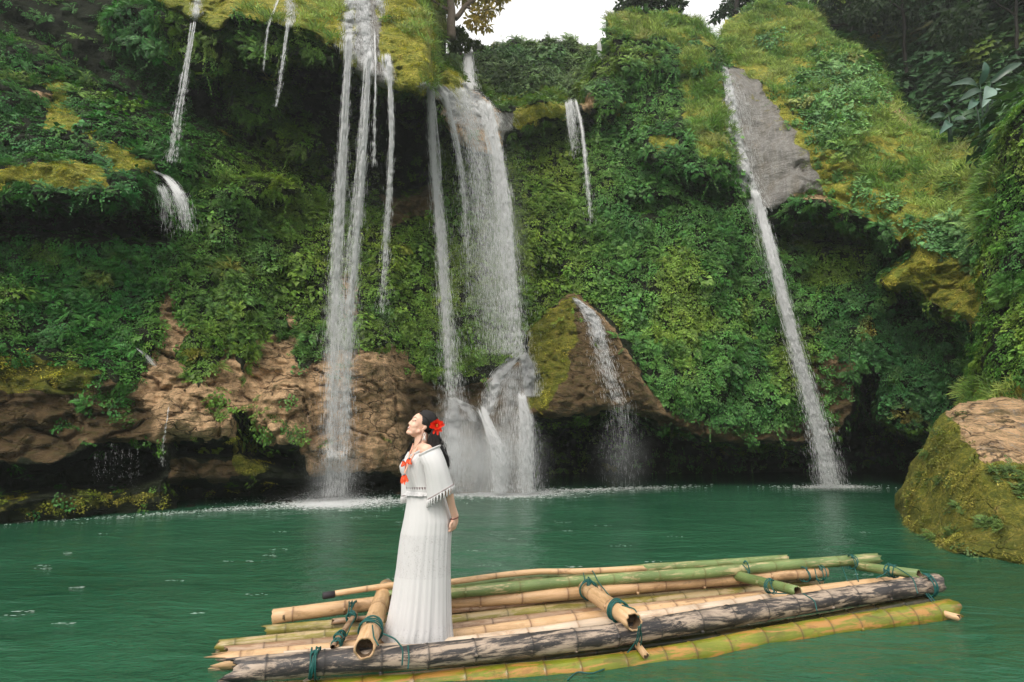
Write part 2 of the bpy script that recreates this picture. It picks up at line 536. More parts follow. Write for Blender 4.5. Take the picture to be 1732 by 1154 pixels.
M['bam_wet'] = bamboo_material('bamboo_wet', (0.03, 0.035, 0.012), (0.06, 0.06, 0.02), (0.10, 0.07, 0.03), 0.3, 0.2, dirt=(0.015, 0.014, 0.01))
M['bam_olive'] = bamboo_material('bamboo_olive', (0.22, 0.19, 0.03), (0.33, 0.27, 0.07), (0.44, 0.33, 0.18), 0.45, 0.35, dirt=(0.11, 0.09, 0.03))
M['bam_grey'] = bamboo_material('bamboo_weathered', (0.34, 0.22, 0.13), (0.52, 0.37, 0.25), (0.26, 0.15, 0.08), 0.45, dirt=(0.10, 0.06, 0.035))
M['bam_in'] = simple_mat('bamboo_inside', (0.12, 0.075, 0.04), 0.8, 0.3, 30)
M['rope'] = simple_mat('teal_rope', (0.008, 0.085, 0.075), 0.55, 0.4, 200, 0.4, 0.3)

# ------------------------------------------------------------------ the cliff: rock masses
# every mass: outline in photo pixels, forward distances at some points, how far its rim curves back
S0 = -320
masses = []
def mass(key, poly, ctrl, R=0.8, w=30):
    masses.append((key, poly, ctrl, R, w))

mass('recess', [(S0, -300), (640, -300), (760, -300), (760, 120), (770, 420), (S0, 420)],
     [(S0, 0, 12.5), (0, 0, 15.5), (0, 300, 15.2), (250, 0, 17), (250, 200, 16.8), (450, 100, 18), (450, 300, 17.5), (600, 100, 20), (600, 350, 18.2), (740, 100, 21), (740, 380, 18.6)], 0, 10)
mass('wall', [(S0, 20), (0, 64), (60, 70), (108, 104), (151, 133), (199, 147), (247, 167), (311, 191), (367, 219), (418, 243), (470, 262), (520, 290), (560, 320),
              (620, 335), (680, 320), (740, 300), (745, 200), (845, 200), (845, 190), (900, 215), (985, 190), (985, 167), (982, 143), (1002, 112), (1034, 80), (1022, 56), (1022, 30), (1060, 22), (1100, 26), (1140, 18),
              (1170, 34), (1208, 60), (1222, 100), (1250, 115), (1350, 250), (1480, 340), (1700, 400), (1980, 400), (1980, 900), (S0, 960)],
     [(S0, 100, 11.5), (S0, 300, 9.6), (S0, 600, 9.2), (S0, 850, 9.4),
      (0, 90, 14.2), (0, 200, 13), (0, 300, 12), (0, 420, 12.7), (0, 520, 12.0), (0, 620, 11.4), (0, 760, 10.9), (0, 885, 11.0),
      (200, 170, 14.8), (200, 300, 13), (200, 440, 13.5), (200, 560, 13.0), (200, 680, 12.3), (200, 760, 12.1), (200, 872, 12.2),
      (400, 250, 16), (400, 340, 15), (400, 480, 14.6), (400, 600, 14.0), (400, 720, 13.5), (400, 855, 13.5),
      (560, 340, 17.4), (560, 450, 16.3), (560, 560, 15.5), (560, 660, 14.9), (560, 760, 14.7), (560, 846, 15.0),
      (700, 340, 18.4), (700, 450, 17.4), (700, 600, 16.6), (700, 760, 16.4), (700, 838, 16.4),
      (800, 250, 19.2), (800, 400, 18.5), (800, 600, 17.5), (800, 832, 17.2),
      (900, 240, 20), (900, 400, 18.8), (900, 560, 18.2), (900, 830, 17.8),
      (1050, 40, 21.5), (1050, 200, 19.8), (1050, 400, 18.7), (1050, 600, 18), (1050, 820, 18),
      (1180, 60, 21), (1180, 200, 19.2), (1180, 400, 18.2), (1180, 600, 17.6), (1180, 820, 18),
      (1300, 380, 18.8), (1300, 560, 18.4), (1300, 740, 18.2), (1300, 822, 19),
      (1450, 400, 18.2), (1450, 560, 18), (1450, 740, 18.3), (1450, 822, 19),
      (1580, 500, 16.8), (1580, 640, 17), (1580, 822, 18), (1720, 560, 14.5), (1720, 800, 14.5), (1980, 600, 13), (1980, 850, 13)], 0.7, 34)
mass('back', [(745, 95), (770, 88), (800, 84), (828, 76), (850, 68), (872, 60), (886, 66), (905, 70), (925, 58), (945, 70), (968, 66), (990, 78), (1010, 74), (1030, 60), (1075, 60), (1075, 260), (745, 260)],
     [(745, 100, 25), (900, 80, 25.5), (1060, 80, 25), (900, 180, 24), (745, 240, 22.5), (1060, 240, 23)], 0.9, 22)
mass('forest', [(1385, -300), (2050, -300), (2050, 420), (1660, 330), (1540, 240), (1440, 120), (1380, 40)],
     [(1380, -250, 30), (1380, 50, 27), (1550, 0, 25), (1550, 220, 21), (1700, 0, 21), (1700, 240, 17.5), (1980, 0, 17), (1980, 350, 14)], 0.6, 20)
mass('slope', [(1213, 60), (1222, 36), (1245, 20), (1275, 6), (1320, 0), (1365, 8), (1388, 36), (1400, 62), (1450, 86), (1480, 110), (1500, 140), (1512, 166), (1530, 190), (1548, 212), (1590, 236), (1625, 250), (1665, 264), (1720, 250), (1760, 300), (1760, 560), (1665, 580),
               (1640, 556), (1615, 545), (1578, 526), (1558, 500), (1540, 490), (1501, 490), (1484, 470), (1500, 455), (1530, 440), (1545, 425), (1528, 402), (1500, 379), (1457, 359), (1405, 339), (1357, 335), (1322, 350), (1303, 364), (1285, 362), (1262, 300), (1240, 215), (1222, 130)],
     [(1220, 50, 22.5), (1225, 120, 21), (1250, 250, 19.4), (1300, 350, 17.9), (1320, 20, 23), (1320, 200, 18.9), (1400, 330, 16.8), (1400, 80, 21), (1450, 220, 17.6), (1500, 160, 19), (1500, 370, 15.8), (1600, 260, 17), (1600, 400, 14.9), (1520, 460, 15.3), (1650, 280, 15.4), (1650, 540, 13.6), (1740, 300, 14), (1740, 540, 12.8)], 0.8, 26)
mass('near_wall', [(1662, 300), (1672, 262), (1700, 205), (1732, 168), (2050, 60), (2050, 960), (1640, 900), (1640, 660), (1652, 600), (1660, 500)],
     [(1665, 300, 12.6), (1665, 640, 12.0), (1732, 220, 11.6), (1732, 640, 10.6), (1980, 200, 9.4), (1980, 700, 8.8), (1700, 900, 12)], 0.6, 30)
mass('left_ledge', [(255, -300), (590, -300), (600, 60), (580, 98), (566, 82), (534, 60), (498, 54), (438, 38), (391, 30), (374, 54), (339, 43), (319, 33), (295, 17), (263, 0)],
     [(255, -300, 20), (263, 0, 13.7), (339, 40, 13.3), (440, 20, 13.7), (560, 60, 13.8), (430, -120, 16.3), (590, -300, 20)], 0.5, 20)
mass('centre_ledge', [(572, -300), (700, -300), (705, 0), (728, 22), (738, 64), (736, 110), (724, 145), (712, 160), (690, 158), (672, 160), (655, 152), (640, 146), (620, 137), (600, 128), (584, 112), (570, 95)],
     [(575, -300, 19), (600, 60, 14.0), (640, 130, 13.3), (700, 140, 13.5), (710, 40, 14.6), (640, -100, 15.8), (690, -300, 19)], 0.9, 26)
mass('lip_rock', [(713, 145), (735, 122), (760, 117), (785, 130), (800, 150), (830, 165), (850, 180), (852, 235), (845, 262), (815, 268), (780, 240), (752, 210), (728, 180)],
     [(720, 150, 17.2), (760, 125, 17.4), (780, 200, 16.7), (840, 180, 18), (840, 250, 17)], 0.6, 20)
mass('mid_ledge', [(845, 182), (860, 172), (880, 179), (910, 168), (935, 169), (955, 180), (988, 178), (996, 196), (965, 206), (930, 212), (885, 226), (848, 238)],
     [(850, 200, 18.6), (930, 180, 18.6), (990, 185, 18.8)], 0.6, 16)
mass('mound', [(972, 498), (1000, 505), (1030, 540), (1060, 582), (1090, 640), (1112, 672), (1142, 718), (1100, 700), (1060, 690), (1000, 700), (960, 706), (930, 708), (895, 704), (890, 640), (892, 565), (930, 520)],
     [(980, 505, 17.9), (900, 600, 17.0), (1000, 600, 16.7), (900, 700, 16.4), (1000, 690, 16.0), (1130, 710, 16.5)], 0.8, 34)
mass('cone', [(884, 596), (896, 620), (902, 700), (905, 840), (812, 840), (826, 780), (815, 700), (832, 640)],
     [(880, 600, 17.3), (860, 830, 16.3), (820, 700, 16.7), (900, 700, 16.6)], 0.5, 34)
mass('cone', [(765, 668), (800, 690), (812, 740), (812, 842), (700, 842), (710, 760), (735, 690)],
     [(765, 675, 17.0), (740, 830, 16.2), (800, 830, 16.3)], 0.5, 24)
mass('boulder_round', [(428, 690), (445, 655), (480, 640), (515, 648), (530, 690), (526, 735), (508, 752), (470, 756), (440, 742)],
     [(430, 690, 13.4), (480, 650, 13.6), (480, 745, 13.2), (525, 700, 13.9)], 0.55, 28)
mass('tan_mass', [(512, 690), (530, 640), (560, 612), (610, 590), (660, 600), (690, 640), (700, 700), (694, 770), (690, 800), (640, 798), (580, 806), (520, 802), (512, 760)],
     [(515, 700, 14.4), (600, 600, 15.1), (600, 790, 14.3), (690, 650, 15.8), (690, 790, 15.7)], 0.7, 34)
mass('brown_bulge', [(250, 690), (290, 650), (340, 640), (375, 660), (398, 700), (394, 738), (358, 748), (310, 741), (262, 744)],
     [(255, 700, 12.4), (330, 660, 12.9), (390, 720, 13.0)], 0.4, 24)
# hanging leafy bulges under the ledges and on the right massif
for poly, ctrl in [
    ([(176, 30), (215, 5), (262, 4), (300, 24), (345, 50), (380, 66), (386, 110), (360, 132), (318, 128), (286, 118), (240, 96), (190, 75)], [(180, 40, 14.2), (370, 90, 14.1), (270, 20, 13.7)]),
    ([(384, 125), (410, 112), (450, 118), (488, 140), (494, 170), (470, 200), (440, 206), (402, 190)], [(390, 130, 15.9), (480, 180, 16.1), (440, 200, 15.8)]),
    ([(388, 30), (440, 38), (500, 54), (540, 62), (566, 82), (580, 100), (574, 112), (540, 100), (500, 92), (470, 108), (430, 98), (392, 72)], [(390, 50, 14.1), (480, 90, 14.3), (570, 100, 14.5)]),
    ([(445, 215), (480, 190), (520, 186), (548, 215), (552, 245), (520, 262), (470, 262)], [(450, 220, 16.4), (540, 230, 16.8), (500, 250, 16.3)]),
    ([(1022, 60), (1022, 26), (1060, 18), (1100, 22), (1140, 14), (1172, 32), (1208, 62), (1214, 105), (1190, 130), (1150, 120), (1110, 135), (1080, 150), (1058, 120), (1040, 90)], [(1030, 50, 20.6), (1100, 120, 19.8), (1200, 100, 19.8), (1120, 20, 21)]),
    ([(985, 165), (1000, 135), (1025, 125), (1050, 140), (1055, 170), (1035, 195), (1010, 200), (990, 188)], [(990, 160, 19.2), (1050, 160, 19), (1010, 195, 18.8)]),
    ([(1075, 240), (1090, 215), (1130, 200), (1180, 210), (1225, 230), (1245, 270), (1235, 305), (1190, 300), (1140, 290), (1095, 275)], [(1080, 240, 18.4), (1230, 270, 17.8), (1150, 285, 17.6), (1150, 205, 18.6)]),
    ([(1296, 372), (1325, 348), (1357, 334), (1405, 338), (1457, 358), (1500, 378), (1530, 402), (1524, 428), (1490, 412), (1440, 392), (1400, 372), (1350, 366), (1315, 382)], [(1300, 370, 17.6), (1400, 345, 16.4), (1525, 410, 15.4), (1440, 392, 15.9)]),
    ([(-60, 280), (40, 268), (130, 268), (185, 285), (235, 300), (255, 330), (245, 352), (180, 342), (100, 338), (0, 346), (-80, 345)], [(0, 290, 11.6), (0, 340, 11.3), (240, 330, 12.4), (150, 280, 12.4)]),
    ([(325, 300), (350, 292), (380, 300), (425, 300), (495, 310), (500, 335), (470, 350), (440, 340), (400, 352), (340, 340)], [(330, 310, 14.6), (495, 330, 15.4), (400, 345, 14.7)]),
]:
    mass('clump', poly, ctrl, 0.45, 20)

# hollows pressed into the rock: outline, depth in metres, softness in pixels
hollows = [
    ([(S0, 350), (0, 350), (100, 342), (180, 346), (245, 356), (285, 366), (302, 392), (280, 415), (200, 412), (100, 405), (0, 398), (S0, 395)], 2.6, 16),
    ([(S0, 796), (0, 782), (92, 780), (131, 762), (179, 747), (262, 750), (278, 765), (285, 790), (270, 815), (200, 832), (100, 838), (0, 850), (S0, 876)], 2.4, 14),
    ([(282, 748), (310, 746), (358, 752), (398, 744), (404, 770), (350, 780), (290, 776)], 1.3, 10),
    ([(396, 700), (412, 690), (432, 720), (446, 748), (505, 758), (514, 800), (440, 790), (404, 770)], 1.4, 12),
    ([(270, 814), (350, 812), (420, 812), (520, 806), (580, 808), (640, 802), (705, 804), (705, 834), (610, 840), (520, 846), (400, 851), (300, 866)], 1.9, 9),
    ([(450, 455), (500, 470), (560, 468), (560, 482), (500, 486), (455, 475)], 0.8, 8),
    ([(640, 160), (735, 170), (745, 250), (735, 330), (690, 345), (640, 330)], 1.6, 30),
    ([(1055, 330), (1120, 325), (1150, 345), (1130, 380), (1070, 370)], 0.6, 14),
    ([(895, 440), (930, 430), (960, 455), (940, 485), (905, 478)], 0.8, 14),
    ([(1130, 292), (1190, 302), (1240, 306), (1262, 340), (1220, 350), (1150, 325)], 0.9, 14),
    ([(1280, 375), (1320, 355), (1360, 342), (1405, 348), (1457, 368), (1500, 388), (1520, 420), (1480, 440), (1400, 430), (1320, 440)], 1.0, 24),
    ([(1500, 500), (1555, 498), (1580, 530), (1560, 560), (1500, 545)], 0.8, 16),
    ([(897, 712), (930, 714), (1000, 706), (1060, 697), (1100, 708), (1142, 724), (1180, 742), (1260, 750), (1370, 746), (1405, 738), (1438, 695), (1448, 640), (1472, 600), (1492, 650), (1484, 700), (1520, 722), (1600, 745), (1640, 760), (1640, 836), (1300, 836), (897, 840)], 7.0, 18),
]

# ---- the surface: a sheet of points over the gorge, each at the distance of its nearest mass
NXG, NYG = 720, 400
shore_x = np.array([S0, 0, 150, 300, 500, 600, 700, 800, 900, 1100, 1400, 1560, 1700, 2060])
shore_y = np.array([905, 885, 876, 866, 850, 845, 838, 833, 830, 826, 822, 824, 900, 960]) + 16
gx = np.linspace(S0, 2050, NXG)
bot = np.interp(gx, shore_x, shore_y)
tt = np.linspace(0, 1, NYG)
PX = np.repeat(gx[None], NYG, 0)
PY = -290 + tt[:, None] * (bot[None] + 290)
# wobble the outlines so that no edge is a ruled line
wob = np.stack([PX / 46, PY / 46, np.zeros_like(PX)], -1)
QX = PX + 5 * fbm(wob, 3, 3)
QY = PY + 5 * fbm(wob, 3, 9)
depth = np.full(PX.shape, 1e6)
owner = np.full(PX.shape, -1)
for k, (key, poly, ctrl, R, w) in enumerate(masses):
    d = sdf(QX, QY, poly)
    ins = d > 0
    Y = tps(ctrl)(PX, PY)
    if R:
        q = 1 - np.clip(d / w, 0, 1)
        Y = Y + R * (1 - np.sqrt(np.clip(1 - q * q, 0, 1)))
    upd = ins & (Y < depth)
    depth[upd] = Y[upd]; owner[upd] = k
solid = owner >= 0
for poly, amt, soft in hollows:
    d = sdf(QX, QY, poly)
    depth = depth + np.where(d > 0, amt * sstep(0, soft, d), 0)
# light smoothing inside solid rock takes the staircase off the rims
dd = np.where(solid, depth, np.nan)
for _ in range(2):
    acc = np.zeros_like(dd); cnt = np.zeros_like(dd)
    for sy, sx in ((0, 0), (1, 0), (-1, 0), (0, 1), (0, -1)):
        sft = np.roll(np.roll(dd, sy, 0), sx, 1)
        ok = ~np.isnan(sft); acc[ok] += sft[ok]; cnt[ok] += 1
    dd = np.where(solid, acc / np.maximum(cnt, 1), np.nan)
for _ in range(4):                                       # carry the rim's distance a little way into the open sky
    acc = np.zeros_like(dd); cnt = np.zeros_like(dd)
    for sy, sx in ((1, 0), (-1, 0), (0, 1), (0, -1)):
        sft = np.roll(np.roll(dd, sy, 0), sx, 1)
        ok = ~np.isnan(sft); acc[ok] += sft[ok]; cnt[ok] += 1
    fill = np.isnan(dd) & (cnt > 0)
    dd[fill] = acc[fill] / cnt[fill]
depth = np.where(np.isnan(dd), 30, dd)
P = at(PX, PY, depth)
keys = np.array([m[0] for m in masses] + [''])[owner]

# ---- what grows where (outlines in photo pixels)
def region(polys, soft=7):
    r = np.zeros(PX.shape)
    jx = PX + 7 * fbm(wob * 2.3 + 5, 3, 21); jy = PY + 7 * fbm(wob * 2.3 + 5, 3, 27)
    for p in polys:
        r = np.maximum(r, sstep(-soft, soft, sdf(jx, jy, p)))
    return r
moss = region([
    [(S0, 300), (0, 286), (60, 276), (110, 268), (170, 280), (186, 300), (180, 316), (100, 318), (50, 316), (0, 322), (S0, 330)],
    [(76, 126), (105, 134), (132, 200), (122, 216), (75, 216), (86, 170)],
    [(145, 225), (180, 238), (210, 250), (246, 268), (262, 292), (225, 290), (190, 292), (160, 250)],
    [(S0, -300), (250, -300), (250, -20), (S0, -60)],
    [(255, -300), (600, -300), (600, 60), (580, 98), (566, 80), (534, 58), (498, 50), (438, 34), (391, 26), (374, 52), (339, 41), (319, 31), (295, 15), (263, -2)],
    [(572, -300), (720, -300), (740, 64), (736, 110), (724, 145), (712, 160), (690, 158), (655, 152), (620, 137), (584, 112)],
    [(733, 125), (745, 118), (770, 119), (788, 140), (800, 180), (770, 190), (740, 165)],
    [(858, 200), (885, 180), (910, 168), (938, 170), (965, 182), (958, 196), (905, 200), (872, 216)],
    [(1098, 232), (1125, 228), (1148, 240), (1148, 252), (1110, 250)],
    [(S0, 600), (40, 606), (110, 612), (170, 636), (120, 668), (40, 660), (S0, 670)],
    [(1252, 150), (1275, 150), (1306, 188), (1350, 250), (1400, 320), (1460, 352), (1530, 396), (1600, 440), (1650, 470), (1650, 550), (1600, 530), (1555, 495), (1500, 488), (1490, 465), (1540, 432), (1500, 380), (1400, 342), (1355, 290), (1320, 220)],
    [(890, 560), (930, 520), (975, 505), (975, 560), (955, 640), (930, 690), (893, 700)],
    [(396, 740), (440, 750), (450, 800), (400, 805)],
    [(S0, 830), (200, 835), (420, 815), (500, 812), (500, 830), (300, 850), (0, 872), (S0, 890)],
])
rock = region([
    [(255, 600), (280, 560), (300, 600), (330, 650), (372, 620), (383, 572), (398, 600), (412, 640), (428, 578), (488, 560), (496, 600), (515, 622), (560, 592), (620, 588), (690, 590), (694, 650), (684, 700), (694, 800), (515, 803), (500, 752), (440, 757), (395, 742), (350, 748), (255, 748), (200, 700)],
    [(270, 490), (290, 470), (320, 560), (300, 600), (268, 570)], [(485, 530), (500, 520), (508, 570), (490, 590)], [(570, 470), (590, 455), (610, 500), (600, 540), (580, 530)],
    [(S0, 640), (60, 640), (150, 650), (255, 640), (262, 745), (180, 742), (131, 758), (92, 775), (0, 780), (S0, 792)],
    [(275, 775), (350, 780), (406, 775), (406, 812), (280, 815)],
    [(640, 600), (690, 610), (720, 640), (760, 660), (830, 640), (890, 600), (905, 840), (640, 840)],
    [(972, 498), (1030, 540), (1090, 640), (1142, 718), (1060, 692), (930, 708), (893, 702), (890, 565), (930, 520)],
    [(1040, 700), (1090, 680), (1150, 705), (1220, 720), (1300, 725), (1380, 705), (1470, 640), (1480, 690), (1410, 745), (1250, 752), (1140, 740)],
    [(1365, 600), (1440, 610), (1470, 650), (1430, 720), (1380, 730)],
    [(572, -300), (655, -300), (655, 152), (620, 137), (584, 112), (575, 60)],
    [(650, 60), (690, 70), (690, 156), (655, 152)],
    [(310, -300), (390, -300), (388, 26), (372, 52), (330, 40), (300, 12)],
    [(735, 130), (800, 150), (850, 185), (850, 262), (800, 262), (745, 200)],
    [(1340, 260), (1400, 325), (1455, 355), (1420, 345), (1345, 338)],
    [(1535, 440), (1600, 430), (1655, 460), (1652, 555), (1600, 535), (1556, 492)],
    [(1495, 150), (1512, 166), (1545, 212), (1530, 215), (1500, 180)],
    [(985, 170), (996, 150), (1006, 165), (990, 200)],
    [(50, 150), (95, 165), (100, 180), (80, 175)],
    [(640, 330), (740, 300), (740, 360), (660, 380)],
])
grey = region([
    [(1222, 116), (1250, 118), (1284, 144), (1314, 182), (1342, 222), (1362, 262), (1378, 300), (1398, 326), (1354, 328), (1308, 350), (1284, 352), (1262, 300), (1240, 215)],
    [(592, -40), (635, -40), (640, 90), (655, 150), (622, 138), (600, 128), (598, 60)],
    [(838, 190), (868, 190), (866, 222), (846, 240)],
], 9)
bare_shade = region([  # recesses: sparse growth, and the surface colour darkened to deepen their shade
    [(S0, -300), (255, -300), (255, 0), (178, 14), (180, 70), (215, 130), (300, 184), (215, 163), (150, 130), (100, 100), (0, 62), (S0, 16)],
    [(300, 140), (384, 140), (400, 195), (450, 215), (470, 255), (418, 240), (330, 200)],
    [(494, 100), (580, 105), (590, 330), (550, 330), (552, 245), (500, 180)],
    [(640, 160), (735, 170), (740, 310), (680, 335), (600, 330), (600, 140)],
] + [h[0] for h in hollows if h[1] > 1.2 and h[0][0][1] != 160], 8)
grass = region([
    [(1216, 60), (1224, 36), (1245, 20), (1275, 6), (1320, 0), (1365, 8), (1388, 36), (1400, 62), (1450, 86), (1500, 140), (1545, 210), (1590, 236), (1660, 262), (1690, 280), (1665, 400), (1600, 400), (1530, 390), (1460, 350), (1400, 300), (1350, 245), (1300, 180), (1240, 112)],
    [(1022, 24), (1060, 16), (1100, 20), (1140, 12), (1172, 30), (1208, 60), (1212, 80), (1150, 75), (1090, 62), (1030, 62)],
    [(680, 20), (705, 0), (760, 20), (770, 50), (735, 60), (738, 110), (720, 150), (700, 100), (690, 60)],
    [(1150, 70), (1215, 110), (1235, 200), (1240, 280), (1180, 260), (1150, 180)],
    [(1640, 640), (1700, 640), (1740, 650), (1740, 700), (1640, 690)],
    [(400, -300), (600, -300), (600, 60), (570, 82), (500, 45), (440, 30), (410, 20)],
], 9)
patch = region([
    [(1365, 72), (1430, 85), (1490, 130), (1504, 175), (1480, 195), (1420, 155), (1370, 112)],
    [(1335, 110), (1400, 128), (1450, 180), (1472, 222), (1420, 232), (1388, 252), (1348, 190)],
    [(1275, 60), (1320, 50), (1330, 80), (1300, 90)], [(1385, 250), (1420, 235), (1440, 260), (1400, 270)],
    [(1540, 370), (1600, 365), (1660, 400), (1655, 440), (1600, 430), (1550, 405)],
    [(1450, 310), (1470, 315), (1465, 340), (1445, 335)], [(1490, 330), (1520, 340), (1500, 360)],
], 6)
wet = region([
    [(S0, 560), (40, 600), (110, 606), (200, 640), (262, 700), (262, 745), (180, 742), (131, 758), (92, 775), (0, 780), (S0, 792)],
    [(S0, 760), (300, 745), (520, 800), (700, 796), (700, 850), (300, 880), (S0, 910)],
    [(972, 498), (1030, 540), (1090, 640), (1142, 718), (1060, 692), (930, 708), (893, 702), (890, 565), (930, 520)],
    [(1030, 690), (1150, 690), (1300, 710), (1380, 600), (1480, 640), (1480, 700), (1410, 745), (1250, 755), (1140, 740)],
    [(676, 640), (760, 650), (830, 640), (890, 596), (908, 840), (690, 840)],
    [(620, 320), (740, 290), (740, 370), (640, 390)],
], 14)
flow = region([
    [(580, -300), (632, -300), (640, 60), (646, 140), (612, 140), (580, 110)], [(648, 90), (668, 90), (668, 150), (652, 150)],
    [(784, 80), (802, 80), (806, 140), (850, 190), (862, 262), (800, 262), (745, 200), (712, 175), (722, 140), (745, 138), (790, 160)],
    [(324, -300), (344, -300), (334, 48), (322, 48)], [(462, -300), (500, -300), (498, 50), (482, 50), (470, 20)],
    [(1220, 108), (1246, 120), (1262, 180), (1300, 290), (1312, 366), (1278, 366), (1240, 230)],
    [(950, 165), (992, 168), (990, 195), (952, 192)],
    [(968, 500), (1000, 510), (1040, 570), (1075, 690), (1030, 690), (1000, 560)], [(700, 660), (905, 590), (908, 845), (700, 845)], [(255, 285), (300, 300), (330, 350), (300, 350)],
], 5)
strip = region([[(1262, 140), (1300, 150), (1345, 188), (1392, 234), (1440, 284), (1490, 324), (1550, 370), (1605, 404), (1650, 438), (1660, 480), (1655, 552), (1600, 532), (1556, 492), (1500, 490), (1488, 466), (1536, 436), (1528, 404), (1500, 381), (1457, 361), (1405, 341), (1380, 310), (1352, 262), (1306, 188)]], 6)
moss = np.maximum(moss, 0.75 * strip)
rock = np.maximum(rock, 0.42 * strip)
grass = grass * (1 - 0.9 * strip)
moss = moss * (1 - 0.6 * bare_shade)
rock = rock * (1 - 0.85 * bare_shade)
moss = moss * (1 - 0.55 * ((PY > 815) & (PX < 530)))

# ---- relief of the rock itself
nzA = fbm(P * 0.42, 3, 40)
nzB = fbm(P * np.array([1.3, 1.3, 1.0]), 4, 50)
wp = P * np.array([0.62, 0.62, 0.80]) + 0.55 * np.stack([fbm(P * 0.8 + 20 * k, 3, 61 + k) for k in range(3)], -1)
f1, f2 = worley(wp, 60)
crack = sstep(0.0, 0.10, f2 - f1) * (0.5 + 0.5 * sstep(-0.5, 0.4, nzB)) + 0.5 * sstep(0.4, -0.5, nzB)
relief = 0.36 * nzA + (0.13 + 0.10 * (1 - rock)) * nzB + rock * (0.20 * (1 - crack) + 0.20 * f1 + 0.10 * fbm(P * np.array([2.2, 2.2, 3.6]), 4, 66)) + 0.05 * fbm(P * 4.0, 2, 70)
relief = relief * np.where(np.isin(keys, ['left_ledge', 'centre_ledge', 'lip_rock', 'mid_ledge']), 0.5, 1.0) * (1 - 0.45 * grey) * np.where(np.isin(keys, ['cone']), 0.35, 1.0) * np.where(np.isin(keys, ['mound']), 0.6, 1.0) + rock * (1 - grey) * (0.07 * fbm(P * np.array([3.0, 3.0, 6.0]), 3, 77) - 0.10 * (1 - np.abs(noise3(P * np.array([1.6, 1.6, 3.4]) + 0.4 * nzB[..., None], 78))) ** 5)
depth2 = depth + relief
P = at(PX, PY, depth2)
dpx = np.gradient(P, axis=1); dpy = np.gradient(P, axis=0)
NRM = np.cross(dpx, dpy); NRM /= np.linalg.norm(NRM, axis=-1)[..., None] + 1e-9
flip = (NRM * (P - np.array([0, 0, CAM_H]))).sum(-1) > 0
NRM[flip] *= -1
stretch = np.abs(np.gradient(depth2, axis=0)) + np.abs(np.gradient(depth2, axis=1))

ii = np.arange(NXG * NYG).reshape(NYG, NXG)
quad = np.stack([ii[:-1, :-1], ii[1:, :-1], ii[1:, 1:], ii[:-1, 1:]], -1)
cell_ok = (solid[:-1, :-1] & solid[1:, :-1] & solid[1:, 1:] & solid[:-1, 1:])
cell_key = keys[:-1, :-1]
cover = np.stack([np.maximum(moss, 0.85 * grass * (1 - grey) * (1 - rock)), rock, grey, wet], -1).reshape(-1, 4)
FLATP = P.reshape(-1, 3)

def rock_piece(name, sel, **tags):
    F = quad[sel & cell_ok]
    used, inv = np.unique(F.ravel(), return_inverse=True)
    me = fast_mesh(name, FLATP[used], inv.reshape(-1, 4))
    a = me.attributes.new('cover', 'FLOAT_COLOR', 'POINT')
    a.data.foreach_set('color', cover[used].astype(np.float32).ravel())
    o = link(name, me, M['cliff'])
    return tag(o, **tags)

own = owner[:-1, :-1]
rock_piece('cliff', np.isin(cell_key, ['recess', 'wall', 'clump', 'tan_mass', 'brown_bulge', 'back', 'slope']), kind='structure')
rock_piece('hillside', cell_key == 'forest', kind='structure')
rock_piece('gorge_wall', cell_key == 'near_wall', kind='structure')
rock_piece('rock_ledge', cell_key == 'left_ledge', label='yellow moss covered ledge overhanging the dark hollow at upper left', cat='ledge')
rock_piece('rock_ledge', cell_key == 'centre_ledge', label='tan and yellow tufa ledge from which the twin waterfalls drop', cat='ledge')
rock_piece('rock_ledge', cell_key == 'lip_rock', label='brown mossy lip of rock the widest waterfall pours over', cat='ledge')
rock_piece('rock_ledge', cell_key == 'mid_ledge', label='small bright moss ledge between the widest waterfall and the thin dripping one', cat='ledge')
rock_piece('tufa_mound', cell_key == 'mound', label='brown tent shaped tufa mound with white water running down its right side', cat='rock')
rock_piece('boulder', cell_key == 'boulder_round', label='rounded tan boulder bulging from the cliff foot left of the twin waterfalls', cat='boulder')
cones = sorted(set(own[cell_key == 'cone'].tolist()))
rock_piece('rock_cone', own == cones[0], label='wet rock cone streaming with white water under the widest waterfall', cat='rock')
rock_piece('rock_cone', own == cones[1], label='low wet rock mound in spray right behind the woman', cat='rock')

# ------------------------------------------------------------------ the pool
def pool():
    xs = np.r_[-150, -60, np.linspace(-26, 26, 300), 60, 150]
    ys = np.r_[-150, -60, -20, -5, np.geomspace(2.2, 24, 330), 60, 150]
    X, Y = np.meshgrid(xs, ys)
    near = np.exp(-np.maximum(0, np.hypot(X, Y) - 9) / 6.0)
    q = np.stack([X * 0.75, Y * 1.35, np.zeros_like(X)], -1)
    Z = (0.022 * fbm(q * 1.1, 3, 5) + 0.008 * fbm(q * 4.0 + 3, 2, 15)) * near
    i = np.arange(X.size).reshape(X.shape)
    F = np.stack([i[:-1, :-1], i[:-1, 1:], i[1:, 1:], i[1:, :-1]], -1).reshape(-1, 4)
    tag(link('water', fast_mesh('water', np.stack([X, Y, Z], -1).reshape(-1, 3), F), M['water']), kind='structure')
pool()

